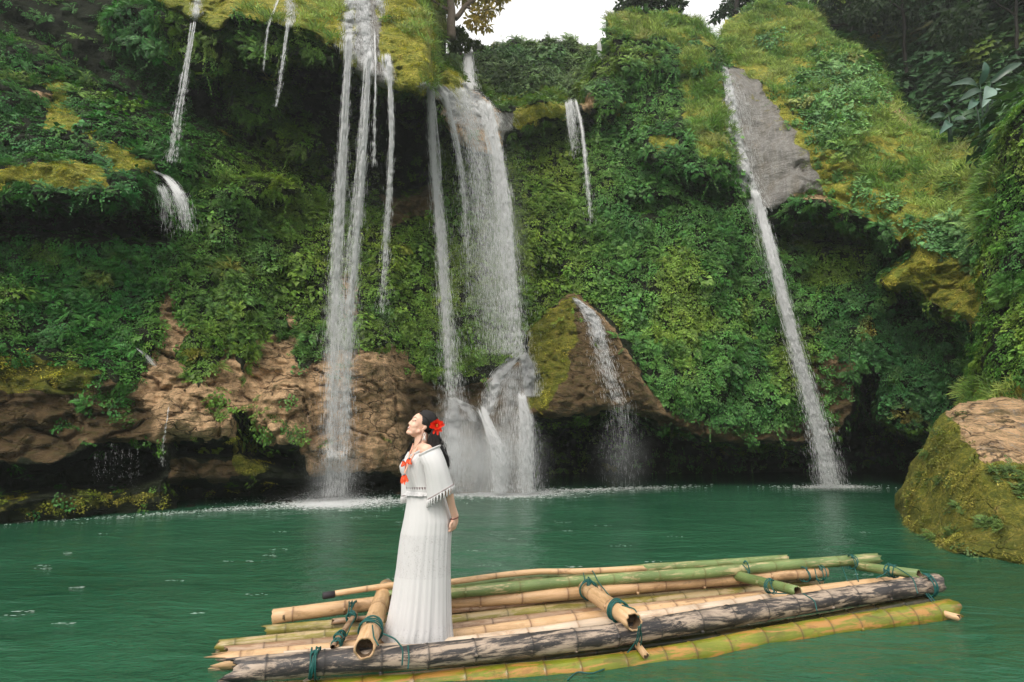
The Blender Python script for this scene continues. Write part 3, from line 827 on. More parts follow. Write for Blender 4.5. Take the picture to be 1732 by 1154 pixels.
# ------------------------------------------------------------------ boulder on the right bank
def right_boulder():
    poly = [(1650, 676), (1690, 668), (1740, 668), (1980, 660), (2020, 960), (1840, 985), (1732, 962), (1660, 950), (1600, 945), (1545, 925), (1520, 912), (1527, 885), (1536, 850), (1532, 820), (1552, 788), (1565, 752), (1580, 720), (1600, 695), (1622, 678)]
    ctrl = [(1640, 680, 10.9), (1732, 668, 10.9), (1980, 660, 10.2), (1610, 720, 10.2), (1660, 780, 8.95), (1732, 790, 8.7), (1980, 800, 8.0), (1570, 760, 10.6), (1545, 850, 10.4),
            (1530, 900, 10.4), (1600, 880, 9.35), (1600, 940, 8.3), (1680, 930, 8.05), (1732, 955, 7.55), (1900, 960, 7.2)]
    nx, ny = 190, 150
    gx = np.linspace(1505, 2030, nx); gy = np.linspace(655, 985, ny)
    X, Y = np.meshgrid(gx, gy)
    wb = np.stack([X / 40, Y / 40, np.zeros_like(X)], -1)
    d = sdf(X + 4 * fbm(wb, 3, 81), Y + 4 * fbm(wb, 3, 82), poly)
    D = tps(ctrl)(X, Y)
    q = 1 - np.clip(d / 26, 0, 1)
    D = D + 0.5 * (1 - np.sqrt(np.clip(1 - q * q, 0, 1)))
    p0 = at(X, Y, D)
    top = sstep(-6, 6, sdf(X + 5 * fbm(wb * 2, 3, 83), Y + 5 * fbm(wb * 2, 3, 84), [(1600, 700), (1630, 668), (2030, 640), (2030, 800), (1732, 792), (1700, 775), (1672, 785), (1640, 760), (1618, 720)]))
    b2 = sstep(-6, 6, sdf(X, Y, [(1700, 830), (1760, 815), (1760, 850), (1715, 845)]))
    f1, f2 = worley(p0 * np.array([0.8, 0.8, 2.6]), 88)
    strata = np.abs(noise3(p0 * np.array([0.5, 0.5, 4.5]) + fbm(p0, 2, 89)[..., None] * 0.6, 90))
    D = D + 0.10 * fbm(p0 * 1.3, 4, 85) + top * (0.10 * strata + 0.12 * (f1 - 0.5)) + 0.03 * fbm(p0 * 6, 2, 86)
    p = at(X, Y, D)
    ok = d > 0
    ok &= p[..., 2] > -0.35
    i = np.arange(nx * ny).reshape(ny, nx)
    quads = np.stack([i[:-1, :-1], i[1:, :-1], i[1:, 1:], i[:-1, 1:]], -1)
    okc = ok[:-1, :-1] & ok[1:, :-1] & ok[1:, 1:] & ok[:-1, 1:]
    F = quads[okc]
    # a back for the rock: the rim is carried two metres away from the water
    e = {}
    for f in F:
        for a, b in zip(f, np.roll(f, -1)):
            if (b, a) in e: del e[(b, a)]
            else: e[(a, b)] = 1
    Vp = p.reshape(-1, 3)
    cov = np.stack([1 - 0.95 * top, np.maximum(top, b2), 0.33 * top, 0.5 * (1 - top) * sstep(0.9, 0.2, p[..., 2])], -1).reshape(-1, 4)
    cov[:, 0] = np.clip(cov[:, 0] * 1.0, 0, 1)
    extraV, extraC, mp, EF = [], [], {}, []
    for (a, b) in e:
        for v in (a, b):
            if v not in mp:
                mp[v] = len(Vp) + len(extraV)
                q = Vp[v] + np.array([1.2, 2.2, 0.0]); q[2] = min(q[2], 1.4) - 0.4
                extraV.append(q); extraC.append(cov[v])
        EF.append((b, a, mp[a], mp[b]))
    V = np.concatenate([Vp, np.array(extraV)]); C = np.concatenate([cov, np.array(extraC)])
    F = np.concatenate([F, np.array(EF)])
    used, inv = np.unique(F.ravel(), return_inverse=True)
    me = fast_mesh('boulder', V[used], inv.reshape(-1, 4))
    a = me.attributes.new('cover', 'FLOAT_COLOR', 'POINT')
    a.data.foreach_set('color', C[used].astype(np.float32).ravel())
    o = link('boulder', me, M['boulder'])
    tag(o, 'big boulder at the water edge, bare tan rock on top and moss below', 'boulder')
    dX = np.gradient(p, axis=1); dY = np.gradient(p, axis=0)
    n = np.cross(dX, dY); A = np.linalg.norm(n, axis=-1); n /= A[..., None] + 1e-9
    fl = (n * (p - np.array([0, 0, CAM_H]))).sum(-1) > 0; n[fl] *= -1
    return p, n, A, ok & (d > 3), top
bP, bN, bA, bOK, bTop = right_boulder()

# ------------------------------------------------------------------ plants: the small clumps every patch of growth is made of
def leaf_mesh(name, leaves, mat):
    """leaves: (base, tip direction, face normal, length, width, fold)"""
    n = len(leaves)
    V = np.zeros((n, 6, 3)); var = np.zeros((n, 6))
    for k, (b, t, nn, L, W, fold) in enumerate(leaves):
        b = np.asarray(b, float); t = np.asarray(t, float); t = t / (np.linalg.norm(t) + 1e-9)
        nn = np.asarray(nn, float); nn = nn - t * (nn @ t); nn /= np.linalg.norm(nn) + 1e-9
        s = np.cross(t, nn)
        V[k, 0] = b
        V[k, 1] = b + t * L * 0.38 + s * W / 2 + nn * fold * W
        V[k, 2] = b + t * L * 0.38 - s * W / 2 + nn * fold * W
        V[k, 3] = b + t * L * 0.45
        V[k, 4] = b + t * L * 0.97 - nn * L * 0.14
        V[k, 5] = b + t * L * 0.75 - nn * L * 0.04
        var[k] = rng.random()
    F = np.array([(0, 3, 1), (0, 2, 3), (1, 3, 5), (2, 5, 3), (1, 5, 4), (2, 4, 5)])
    F = (F[None] + 6 * np.arange(n)[:, None, None]).reshape(-1, 3)
    me = fast_mesh(name, V.reshape(-1, 3), F, False)
    a = me.attributes.new('leafvar', 'FLOAT', 'POINT'); a.data.foreach_set('value', var.astype(np.float32).ravel())
    if mat: me.materials.append(mat)
    return me

PROTO = bpy.data.collections.new('plant_kinds')          # not linked to the scene: only a source of shapes
protos = {}
def proto(kind, me):
    o = bpy.data.objects.new('%s_clump' % kind, me)
    PROTO.objects.link(o)
    protos.setdefault(kind, []).append(o)

def rnd(a, b): return float(rng.uniform(a, b))
for v in range(4):                                        # creeper: overlapping leaves hanging tip down
    L = []
    for k in range(26):
        r, a = 0.24 * math.sqrt(rng.random()), rnd(0, 2 * math.pi)
        h = rnd(0.0, 0.13) * (1 - r / 0.4)
        l = rnd(0.07, 0.135)
        L.append(((r * math.cos(a), r * math.sin(a), h), (rnd(-.55, .55), -1, rnd(-.1, .6)), (rnd(-.45, .45), rnd(.1, .8), 1), l, l * rnd(.62, .85), rnd(.05, .2)))
    proto('creeper', leaf_mesh('creeper', L, M['leaf']))
for v in range(3):                                        # fern: arching fronds
    L = []
    for k in range(8):
        a = rnd(-0.5, math.pi + 0.5); ln = rnd(0.3, 0.62)
        d0 = np.array([math.cos(a) * 0.9, math.sin(a) * 0.55 + 0.15, rnd(.35, .9)])
        p = np.zeros(3); d = d0 / np.linalg.norm(d0)
        m = 11
        for i in range(m):
            p = p + d * ln / m; d = d + np.array([0, -0.15, -0.03]); d /= np.linalg.norm(d)
            side = np.cross(d, [0, 0, 1.0]); side /= np.linalg.norm(side) + 1e-9
            w = ln * 0.30 * math.sin(math.pi * (0.15 + 0.85 * (i + 1) / (m + 1)))
            for sg in (-1, 1):
                L.append((p, side * sg + d * 0.45, (0, 0.35, 1), w, w * 0.36, 0.05))
    proto('fern', leaf_mesh('fern', L, M['leaf']))
for v in range(3):                                        # grass: blades that grow up and droop over
    L = []
    for k in range(46):
        r, a = 0.16 * math.sqrt(rng.random()), rnd(0, 2 * math.pi)
        L.append(((r * math.cos(a), r * math.sin(a), 0), (rnd(-.7, .7), rnd(-.5, .9), rnd(.3, 1.0)), (rnd(-.4, .4), 0.5, 1), rnd(.13, .34), rnd(.007, .014), 0.1))
    proto('grass', leaf_mesh('grass', L, M['leaf']))
for v in range(3):                                        # broad-leaved clump
    L = []
    for k in range(12):
        a = rnd(0, 2 * math.pi); r = rnd(0.02, 0.2); l = rnd(.16, .30)
        L.append(((r * math.cos(a), r * math.sin(a), rnd(.02, .2)), (math.cos(a) * .7, math.sin(a) * .5 - 0.6, rnd(-.1, .4)), (rnd(-.3, .3), .5, 1), l, l * rnd(.5, .8), rnd(.05, .2)))
    proto('broad', leaf_mesh('broad', L, M['leaf']))
for v in range(2):                                        # tiny tuft for moss cushions
    L = []
    for k in range(60):
        r, a = 0.13 * math.sqrt(rng.random()), rnd(0, 2 * math.pi)
        L.append(((r * math.cos(a), r * math.sin(a), 0), (rnd(-.8, .8), rnd(-.9, .6), rnd(.25, .9)), (rnd(-.4, .4), .4, 1), rnd(.02, .05), rnd(.008, .018), 0.1))
    proto('moss', leaf_mesh('moss', L, M['leaf']))
for v in range(3):                                        # hanging vine: a thin stem with leaves along it
    L = []
    x = z = 0.0; ln = rnd(.7, 1.3); y = 0.0
    while y > -ln:
        y -= .045; x += rng.normal(0, .012); z = .05 * math.sin(3 * y) + .06
        L.append(((x, y, z), (0, -1, 0), (0, 0, 1), .06, .006, 0))
        if rng.random() < .8: L.append(((x, y, z), (rnd(-1, 1), -.6, rnd(-.2, .6)), (rnd(-.3, .3), .4, 1), rnd(.05, .10), rnd(.03, .06), .1))
    proto('vine', leaf_mesh('vine', L, M['leaf']))
proto_index, plist = {}, sorted(PROTO.objects, key=lambda o: o.name)   # the collection's children are read in name order
for k, o in enumerate(plist):
    for kd, lst in protos.items():
        if o in lst: proto_index.setdefault(kd, []).append(k)

def scatter_nodes():
    ng = bpy.data.node_groups.new('scatter', 'GeometryNodeTree')
    ng.interface.new_socket('Geometry', in_out='INPUT', socket_type='NodeSocketGeometry')
    ng.interface.new_socket('Geometry', in_out='OUTPUT', socket_type='NodeSocketGeometry')
    n, l = ng.nodes, ng.links
    gi, go = n.new('NodeGroupInput'), n.new('NodeGroupOutput')
    iop = n.new('GeometryNodeInstanceOnPoints')
    ci = n.new('GeometryNodeCollectionInfo'); ci.inputs['Collection'].default_value = PROTO
    ci.inputs['Separate Children'].default_value = True; ci.inputs['Reset Children'].default_value = True
    def named(nm, ty):
        nd = n.new('GeometryNodeInputNamedAttribute'); nd.data_type = ty; nd.inputs['Name'].default_value = nm
        return nd.outputs['Attribute']
    e2r = n.new('FunctionNodeEulerToRotation')
    l.new(named('rot', 'FLOAT_VECTOR'), e2r.inputs[0])
    l.new(gi.outputs[0], iop.inputs['Points']); l.new(ci.outputs[0], iop.inputs['Instance'])
    iop.inputs['Pick Instance'].default_value = True
    l.new(named('pick', 'INT'), iop.inputs['Instance Index'])
    l.new(e2r.outputs[0], iop.inputs['Rotation'])
    l.new(named('size', 'FLOAT_VECTOR'), iop.inputs['Scale'])
    l.new(iop.outputs[0], go.inputs[0])
    return ng
SCATTER = scatter_nodes()

def plant(name, pts, nrm, kinds, size, tint, label, cat, up=0.25):
    n = len(pts)
    if n == 0: return
    z = nrm + np.array([0, 0, up]) + rng.normal(0, 0.22, (n, 3)); z /= np.linalg.norm(z, axis=1)[:, None]
    upv = np.array([0, 0, 1.0]) + rng.normal(0, 0.18, (n, 3))
    flat = np.abs(z[:, 2]) > 0.93
    upv[flat] = np.array([0, 1.0, 0]) + rng.normal(0, 0.5, (flat.sum(), 3))
    y = upv - z * (upv * z).sum(1)[:, None]; y /= np.linalg.norm(y, axis=1)[:, None]
    x = np.cross(y, z)
    R = np.stack([x, y, z], -1)
    ey = np.arcsin(np.clip(-R[:, 2, 0], -1, 1)); ex = np.arctan2(R[:, 2, 1], R[:, 2, 2]); ez = np.arctan2(R[:, 1, 0], R[:, 0, 0])
    pick = np.array([rng.choice(proto_index[k]) for k in kinds])
    me = bpy.data.meshes.new(name)
    me.vertices.add(n); me.vertices.foreach_set('co', pts.astype(np.float32).ravel())
    a = me.attributes.new('rot', 'FLOAT_VECTOR', 'POINT'); a.data.foreach_set('vector', np.stack([ex, ey, ez], -1).astype(np.float32).ravel())
    sz = np.repeat(size[:, None], 3, 1) * rng.uniform(0.85, 1.15, (n, 3))
    a = me.attributes.new('size', 'FLOAT_VECTOR', 'POINT'); a.data.foreach_set('vector', sz.astype(np.float32).ravel())
    a = me.attributes.new('pick', 'INT', 'POINT'); a.data.foreach_set('value', pick.astype(np.int32))
    a = me.attributes.new('tint', 'FLOAT_COLOR', 'POINT'); a.data.foreach_set('color', np.c_[np.clip(tint, 0, 1), np.ones(n)].astype(np.float32).ravel())
    o = link(name, me)
    md = o.modifiers.new('scatter', 'NODES'); md.node_group = SCATTER
    tag(o, label, cat, kind='stuff')

# ---- sample the gorge
cellA = np.linalg.norm(np.cross(dpx, dpy), axis=-1)
viewA = cellA * np.clip(np.abs((NRM * ((P - np.array([0, 0, CAM_H])) / np.linalg.norm(P - np.array([0, 0, CAM_H]), axis=-1)[..., None])).sum(-1)), 0.25, 1)
ok_pt = np.zeros_like(solid); ok_pt[:-1, :-1] = cell_ok
ok_pt &= (PX > -230) & (PX < 1960) & (PY > -230) & (P[..., 2] > 0.1)
def sample(weight):
    lam = np.where(ok_pt, np.clip(np.nan_to_num(viewA * weight), 0, 20), 0)
    cnt = rng.poisson(lam)
    r, c = np.nonzero(cnt); k = cnt[r, c]
    r, c = np.repeat(r, k), np.repeat(c, k)
    u, v = rng.random(len(r)), rng.random(len(r))
    pos = P[r, c] + u[:, None] * (P[np.minimum(r + 1, NYG - 1), c] - P[r, c]) + v[:, None] * (P[r, np.minimum(c + 1, NXG - 1)] - P[r, c])
    return r, c, pos

bare = np.clip(np.maximum(np.maximum(rock * 1.0, moss * 1.0), grey * 1.2), 0, 1)
gapn = fbm(P * 0.9, 4, 101)
leafy = np.clip(1 - bare, 0, 1) * (1 - 0.86 * bare_shade) * (1 - 0.85 * grass * (1 - patch))
leafy = np.maximum(leafy, patch * 0.9)
leafy = np.maximum(leafy, 0.9 * rock * sstep(0.35, 0.75, gapn))          # leaves that straggle on to bare rock
leafy = np.maximum(leafy, 0.5 * moss * sstep(0.6, 0.95, gapn) * (keys != 'slope'))
leafy *= np.where(np.isin(keys, ['mound']), 0.15, 1.0)
leafy *= np.where(np.isin(keys, ['cone']), 0.04, 1.0)
leafy[grey > 0.4] *= 0.05
leafy *= 1 - 0.97 * flow
leafy *= 1 - 0.9 * sstep(735, 765, PY) * (PX < 900)
leafy *= 1 - 0.75 * ((PX > 505) & (PX < 700) & (PY > 610))

def mixc(a, b, t): return np.asarray(a) * (1 - t[:, None]) + np.asarray(b) * t[:, None]
def leaf_tint(r, c, pos):
    px = PX[r, c]; py = PY[r, c]
    t = mixc((0.016, 0.066, 0.016), (0.044, 0.084, 0.016), sstep(230, 480, px + 0.25 * (py - 300)))
    t = mixc(t, (0.032, 0.085, 0.026), sstep(930, 1080, px))
    t = mixc(t, (0.018, 0.060, 0.026), sstep(1380, 1500, px) * sstep(380, 480, py))
    t = mixc(t, (0.045, 0.080, 0.042), (keys[r, c] == 'back').astype(float))
    t = mixc(t, (0.014, 0.036, 0.020), (keys[r, c] == 'forest').astype(float))
    t = mixc(t, (0.034, 0.090, 0.020), (keys[r, c] == 'near_wall').astype(float))
    t = mixc(t, (0.060, 0.125, 0.062), patch[r, c] * 0.9)
    h = fbm(pos * 0.55, 3, 120); h2 = fbm(pos * 1.7, 3, 130)
    t = mixc(t, (0.070, 0.105, 0.018), 0.7 * sstep(0.15, 0.9, h + 0.4 * h2))
    t = mixc(t, (0.012, 0.050, 0.024), 0.45 * sstep(0.1, 0.9, -h + 0.4 * h2))
    t = mixc(t, (0.14, 0.085, 0.02), 0.55 * sstep(0.8, 1.3, fbm(pos * 0.8 + 9, 3, 140)))
    return t * np.array([2.9, 2.75, 1.75]) * rng.uniform(0.7, 1.35, len(px))[:, None]

dens = 78.0 * np.where(keys == 'forest', 0.45, 1.0) * np.where(keys == 'near_wall', 1.6, 1.0) * np.where(PX < 300, 1.25, 1.0)
r, c, pos = sample(leafy * dens)
kn = fbm(pos * 0.7 + 3, 3, 150) + 0.35 * rng.normal(size=len(r))
kinds = np.where(kn > 0.66, 'fern', np.where(kn < -0.95, 'broad', 'creeper')).astype(object)
kinds[(keys[r, c] == 'clump') & (rng.random(len(r)) < 0.5)] = 'fern'
kinds[(rng.random(len(r)) < 0.05 + 0.2 * (keys[r, c] == 'clump') + 0.2 * np.isin(keys[r, c], ['left_ledge', 'centre_ledge', 'mid_ledge', 'back']))] = 'vine'
kinds[(keys[r, c] == 'forest') & (rng.random(len(r)) < 0.6)] = 'broad'
size = 0.62 * rng.uniform(0.65, 1.35, len(r)) * np.where(keys[r, c] == 'forest', 2.3, 1.0) * np.where(keys[r, c] == 'back', 1.6, 1.0) * np.where(keys[r, c] == 'near_wall', 0.85, 1.0)
size *= np.where(patch[r, c] > 0.5, 1.55, 1.0) * np.where(kinds == 'fern', 0.9, 1.0) * np.where(PX[r, c] < 260, 0.92, 1.05)
tint = leaf_tint(r, c, pos)
pos = pos + NRM[r, c] * np.where(kinds == 'creeper', 0.02, 0.04)[:, None]
def part_of(sel, name, label, cat):
    plant(name, pos[sel], NRM[r, c][sel], kinds[sel], size[sel], tint[sel], label, cat)
kk, pxs = keys[r, c], PX[r, c]
far = (kk == 'forest'); near = (kk == 'near_wall'); slope_ = (kk == 'slope')
rest = ~(far | near | slope_)
part_of(rest & (pxs < 560), 'creeper_leaves', 'dense dark green creeper leaves and ferns over the left cliff', 'creeper')
part_of(rest & (pxs >= 560) & (pxs < 985), 'creeper_leaves', 'olive green creeper and ferns on the cliff behind the middle waterfalls', 'creeper')
part_of(rest & (pxs >= 985), 'creeper_leaves', 'thick green creeper over the cliff between the tufa mound and the grey chute', 'creeper')
part_of(slope_, 'undergrowth', 'pale green leafy patches on the grassy slope right of the grey chute', 'undergrowth')
part_of(far, 'forest_foliage', 'dark forest leaves on the hillside at the upper right corner', 'forest')
part_of(near, 'creeper_leaves', 'bright leafy cover on the near gorge wall above the big boulder', 'creeper')

gn = fbm(P * 1.1, 3, 160)
r, c, pos = sample(grass * 85 * (1 - 0.95 * grey) * (1 - 0.97 * flow) * (1 - 0.93 * moss * (keys == 'slope')) * (1 - 0.7 * moss) * (1 - 0.8 * rock) * (1 - 0.75 * patch) * (0.55 + 0.5 * gn))
g = fbm(pos * 0.9, 3, 170)
tint = mixc((0.15, 0.28, 0.045), (0.33, 0.42, 0.095), sstep(-0.5, 0.7, g)) * rng.uniform(0.75, 1.3, len(r))[:, None]
tint = mixc(tint, (0.40, 0.33, 0.14), 0.5 * sstep(0.5, 1.0, fbm(pos * 0.6 + 4, 3, 175)))
plant('grass', pos, NRM[r, c], np.array(['grass'] * len(r), object), rng.uniform(0.8, 1.35, len(r)), tint,
      'long yellow green grass on the right slope and the cliff tops', 'grass', 0.5)

r, c, pos = sample(moss * 70 * (1 - flow) * (1 - 0.9 * grey) * (1 - 0.6 * rock) * (0.35 + 0.75 * sstep(-0.4, 0.6, fbm(P * 1.6, 3, 180))))
g = fbm(pos * 1.4, 3, 190)
tint = mixc((0.15, 0.20, 0.016), (0.52, 0.46, 0.06), sstep(-0.7, 0.5, g)) * rng.uniform(0.75, 1.3, len(r))[:, None]
plant('moss', pos, NRM[r, c], np.array(['moss'] * len(r), object), rng.uniform(0.8, 1.6, len(r)), tint, 'soft yellow green moss cushions on the ledges and bulges', 'moss', 0.3)

# growth on the right-hand boulder
cnt = rng.poisson(np.where(bOK, np.nan_to_num(bA) * (1 - bTop) * 75 * sstep(-0.5, 0.5, fbm(bP * 1.5, 3, 200)), 0))
r, c = np.nonzero(cnt); k = cnt[r, c]; r, c = np.repeat(r, k), np.repeat(c, k)
pos = bP[r, c] + rng.normal(0, 0.02, (len(r), 3))
tint = mixc((0.12, 0.15, 0.016), (0.32, 0.29, 0.05), sstep(-0.6, 0.6, fbm(pos * 1.4, 3, 210))) * rng.uniform(0.7, 1.25, len(r))[:, None]
plant('moss', pos, bN[r, c], np.array(['moss'] * len(r), object), rng.uniform(0.6, 1.3, len(r)), tint, 'olive moss over the lower face of the big boulder', 'moss', 0.2)
spots = [(1570, 800), (1556, 815), (1580, 735), (1700, 795), (1718, 800), (1690, 805), (1732, 810), (1596, 812), (1612, 862), (1688, 882), (1676, 890), (1600, 905), (1540, 845), (1640, 930), (1575, 770), (1625, 700), (1725, 832), (1565, 915)]
for (sx, sy) in spots:
    pass
rr, cc = [], []
for (sx, sy) in spots:
    for q in range(5):
        ix = int(np.clip((sx + rng.normal(0, 9) - 1505) / 525 * 189, 0, 189)); iy = int(np.clip((sy + rng.normal(0, 6) - 655) / 330 * 149, 0, 149))
        if bOK[iy, ix]: rr.append(iy); cc.append(ix)
rr, cc = np.array(rr), np.array(cc)
plant('weeds', bP[rr, cc], bN[rr, cc], np.array(['fern' if rng.random() < .4 else 'creeper' for _ in rr], object), rng.uniform(0.22, 0.42, len(rr)),
      np.array([(0.10, 0.17, 0.04)]) * rng.uniform(0.7, 1.5, (len(rr), 1)), 'small green weeds rooted here and there on the big boulder', 'weeds', 0.5)

# ------------------------------------------------------------------ waterfalls
def surfY(px, py):
    """distance of the rock seen at a pixel"""
    px, py = np.asarray(px, float), np.asarray(py, float)
    c = np.clip(np.round((px - S0) / (2050 - S0) * (NXG - 1)).astype(int), 0, NXG - 1)
    r = np.clip(np.round((py + 290) / (bot[c] + 290) * (NYG - 1)).astype(int), 0, NYG - 1)
    return depth2[r, c]

def blur(a, n):
    for _ in range(n):
        a = (np.roll(a, 1, 0) + np.roll(a, -1, 0) + np.roll(a, 1, 1) + np.roll(a, -1, 1) + 2 * a) / 6
    return a
depth_soft = blur(depth2, 14)
def softY(px, py):
    c = np.clip(np.round((np.asarray(px, float) - S0) / (2050 - S0) * (NXG - 1)).astype(int), 0, NXG - 1)
    r = np.clip(np.round((np.asarray(py, float) + 290) / (bot[c] + 290) * (NYG - 1)).astype(int), 0, NYG - 1)
    return depth_soft[r, c]

class Drops:
    """falling water: a multitude of thin spindles of water, one mesh"""
    def __init__(s): s.V = []; s.F = []; s.n = 0
    def add(s, c, d, L, W):
        n = len(c)
        if n == 0: return
        d = d / (np.linalg.norm(d, axis=1)[:, None] + 1e-9)
        u = np.cross(d, rng.normal(size=(n, 3))); u /= np.linalg.norm(u, axis=1)[:, None] + 1e-9
        w = np.cross(d, u)
        V = np.zeros((n, 5, 3))
        V[:, 0] = c - d * (L / 2)[:, None]; V[:, 4] = c + d * (L / 2)[:, None]
        for k in range(3):
            a = 2 * math.pi * k / 3
            V[:, 1 + k] = c + d * (L * 0.12)[:, None] + (u * math.cos(a) + w * math.sin(a)) * (W / 2)[:, None]
        F = np.array([(0, 2, 1), (0, 3, 2), (0, 1, 3), (4, 1, 2), (4, 2, 3), (4, 3, 1)])
        s.F.append((F[None] + s.n + 5 * np.arange(n)[:, None, None]).reshape(-1, 3))
        s.V.append(V.reshape(-1, 3)); s.n += 5 * n
    def build(s, name, parent=None):
        me = fast_mesh(name, np.concatenate(s.V), np.concatenate(s.F))
        return link(name, me, M['white'], parent)

def strand(D, path, hw, n, L=(0.10, 0.38), W=(0.006, 0.014), threads=14, broken=0.35, on_rock=False, fade=None, rockgap=0.1):
    """path (px,py,Y) down the photograph, hw half widths in pixels, n spindles"""
    path = np.array([(a, b, (surfY(a, b) - 0.06 if y is None else y)) for a, b, y in path], float)
    if len(path) > 2:                                        # rounded course
        q = [path[0]]
        for a, b in zip(path[:-1], path[1:]): q += [a * .75 + b * .25, a * .25 + b * .75]
        q.append(path[-1]); path0 = path; path = np.array(q)
        l0 = np.r_[0, np.cumsum(np.hypot(*np.diff(path0[:, :2], axis=0).T))]; l0 /= l0[-1]
        l1 = np.r_[0, np.cumsum(np.hypot(*np.diff(path[:, :2], axis=0).T))]; l1 /= l1[-1]
        hw = np.interp(l1, l0, np.broadcast_to(np.asarray(hw, float), (len(path0),)))
    hw = np.broadcast_to(np.asarray(hw, float), (len(path),))
    ln = np.r_[0, np.cumsum(np.hypot(*np.diff(path[:, :2], axis=0).T))]; ln /= ln[-1]
    s = rng.random(n * 6)
    th = rng.integers(0, threads, n * 6)
    toff = rng.normal(0, 0.55, threads); tdep = rng.normal(0, 0.5, threads)
    br = noise3(np.stack([th * 7.3, s * ln.size * 9, 0 * s], -1), 5) + rng.normal(0, 0.45, len(s))
    keep = br > (broken * 1.2 + 0.9 * s - 0.95)
    if fade is not None: keep &= rng.random(len(s)) < np.interp(s, [0, 0.5, 1], fade)
    n = int(n * (2.2 if on_rock else 2.3))
    idx = np.nonzero(keep)[0][:n]; s, th = s[idx], th[idx]
    px = np.interp(s, ln, path[:, 0]); py = np.interp(s, ln, path[:, 1]); Y = np.interp(s, ln, path[:, 2]); h = np.interp(s, ln, hw) * (1.0 if on_rock else 0.68)
    mean = noise3(np.stack([th * 3.1, s * 5, 0 * s + 2], -1), 8) * 0.35
    loose = rng.normal(0, 0.12 + 0.22 * s) * np.where(rng.random(len(s)) < 0.22 + .15 * s, 3.4, 1.0)
    ox = (toff[th] + mean + loose) * h
    oy = (tdep[th] + rng.normal(0, .3, len(s))) * h / FPX * Y * 0.8
    px2 = px + ox
    if on_rock: Yc = surfY(px2, py) - rng.uniform(0.01, 0.10, len(s))
    else: Yc = np.minimum(Y + oy, surfY(px2, py) - rockgap)
    c = at(px2, py, Yc)
    e = 0.01
    s2 = np.clip(s + e, 0, 1); s1 = np.clip(s - e, 0, 1)
    a = at(np.interp(s1, ln, path[:, 0]) + ox, np.interp(s1, ln, path[:, 1]), Yc); b = at(np.interp(s2, ln, path[:, 0]) + ox, np.interp(s2, ln, path[:, 1]), Yc)
    if on_rock:
        tx = np.interp(s2, ln, path[:, 0]) - np.interp(s1, ln, path[:, 0]); ty = np.interp(s2, ln, path[:, 1]) - np.interp(s1, ln, path[:, 1]); tl = np.hypot(tx, ty) + 1e-6; tx, ty = tx / tl * 9, ty / tl * 9
        a = at(px2 - tx, py - ty, softY(px2 - tx, py - ty)); b = at(px2 + tx, py + ty, softY(px2 + tx, py + ty))
    d = b - a + rng.normal(0, 0.012, a.shape) * np.linalg.norm(b - a, axis=1)[:, None]
    sc = 1.0 - 0.45 * s
    D.add(c, d, rng.uniform(*L, len(s)) * sc * (1.1 if not on_rock else 1.2), rng.uniform(*W, len(s)) * (0.36 if not on_rock else 0.42))

def mist(D, px, py, spx, spy, Y, n, size=(0.004, 0.010), front=0.8):
    n = int(n * 3.2)
    x = rng.normal(px, spx, n); y = rng.normal(py, spy, n)
    YY = np.minimum(Y - rng.random(n) * front, surfY(x, np.clip(y, -280, 860)) - 0.03)
    c = at(x, y, YY); ok = c[:, 2] > 0.02
    c = c[ok]; n = len(c)
    D.add(c, rng.normal(size=(n, 3)) + [0, 0, -2], rng.uniform(*size, n) * 1.2, rng.uniform(*size, n) * 0.6)

def waterfall(label, strands, mists=()):
    D = Drops()
    for a in strands: strand(D, *a[:3], **(a[3] if len(a) > 3 else {}))
    o = D.build('waterfall')
    tag(o, label, 'waterfall', 'waterfalls dropping into the pool')
    if mists:
        E = Drops()
        for a in mists: mist(E, *a)
        q = E.build('spray', o); q['kind'] = 'stuff'
    return o

waterfall('thin broken waterfall at far upper left ending on the green bulge',
    [([(336, -30, None), (332, 20, None), (326, 44, None)], 6, 900, dict(on_rock=True, broken=0)),
     ([(327, 40, 13.25), (312, 130, 13.2), (300, 200, 13.1), (289, 275, 13.0)], [3.5, 4, 5, 7], 1500, dict(threads=5, broken=.35, L=(.06, .22), W=(.007, .015)))])
waterfall('small spout arching off the leafy bulge at left',
    [([(262, 290, None), (282, 300, None), (298, 318, 12.2), (310, 345, 12.1), (318, 390, 12.1)], [3, 6, 9, 11, 14], 1700, dict(broken=.5, W=(.005, .011), fade=(1, .8, .2))),
     ([(275, 318, 12.3), (285, 350, 12.3), (285, 400, 12.3)], [10, 16, 18], 260, dict(broken=.6, W=(.005, .009), fade=(1, .5, .2)))])
waterfall('pair of thin trickles falling past hanging shrubs near the top edge',
    [([(478, -20, None), (468, 10, None), (456, 36, 13.4), (450, 75, 13.4), (446, 120, 13.4)], [5, 4, 2.5, 2, 2], 420, dict(threads=4, broken=.5, L=(.06, .2))),
     ([(488, -20, None), (494, 20, None), (490, 44, None)], 7, 700, dict(on_rock=True, broken=0)),
     ([(488, 40, 13.4), (480, 95, 13.35), (473, 150, 13.3), (468, 180, 13.3)], [4, 3, 4, 4], 560, dict(threads=4, broken=.4, L=(.06, .2)))])
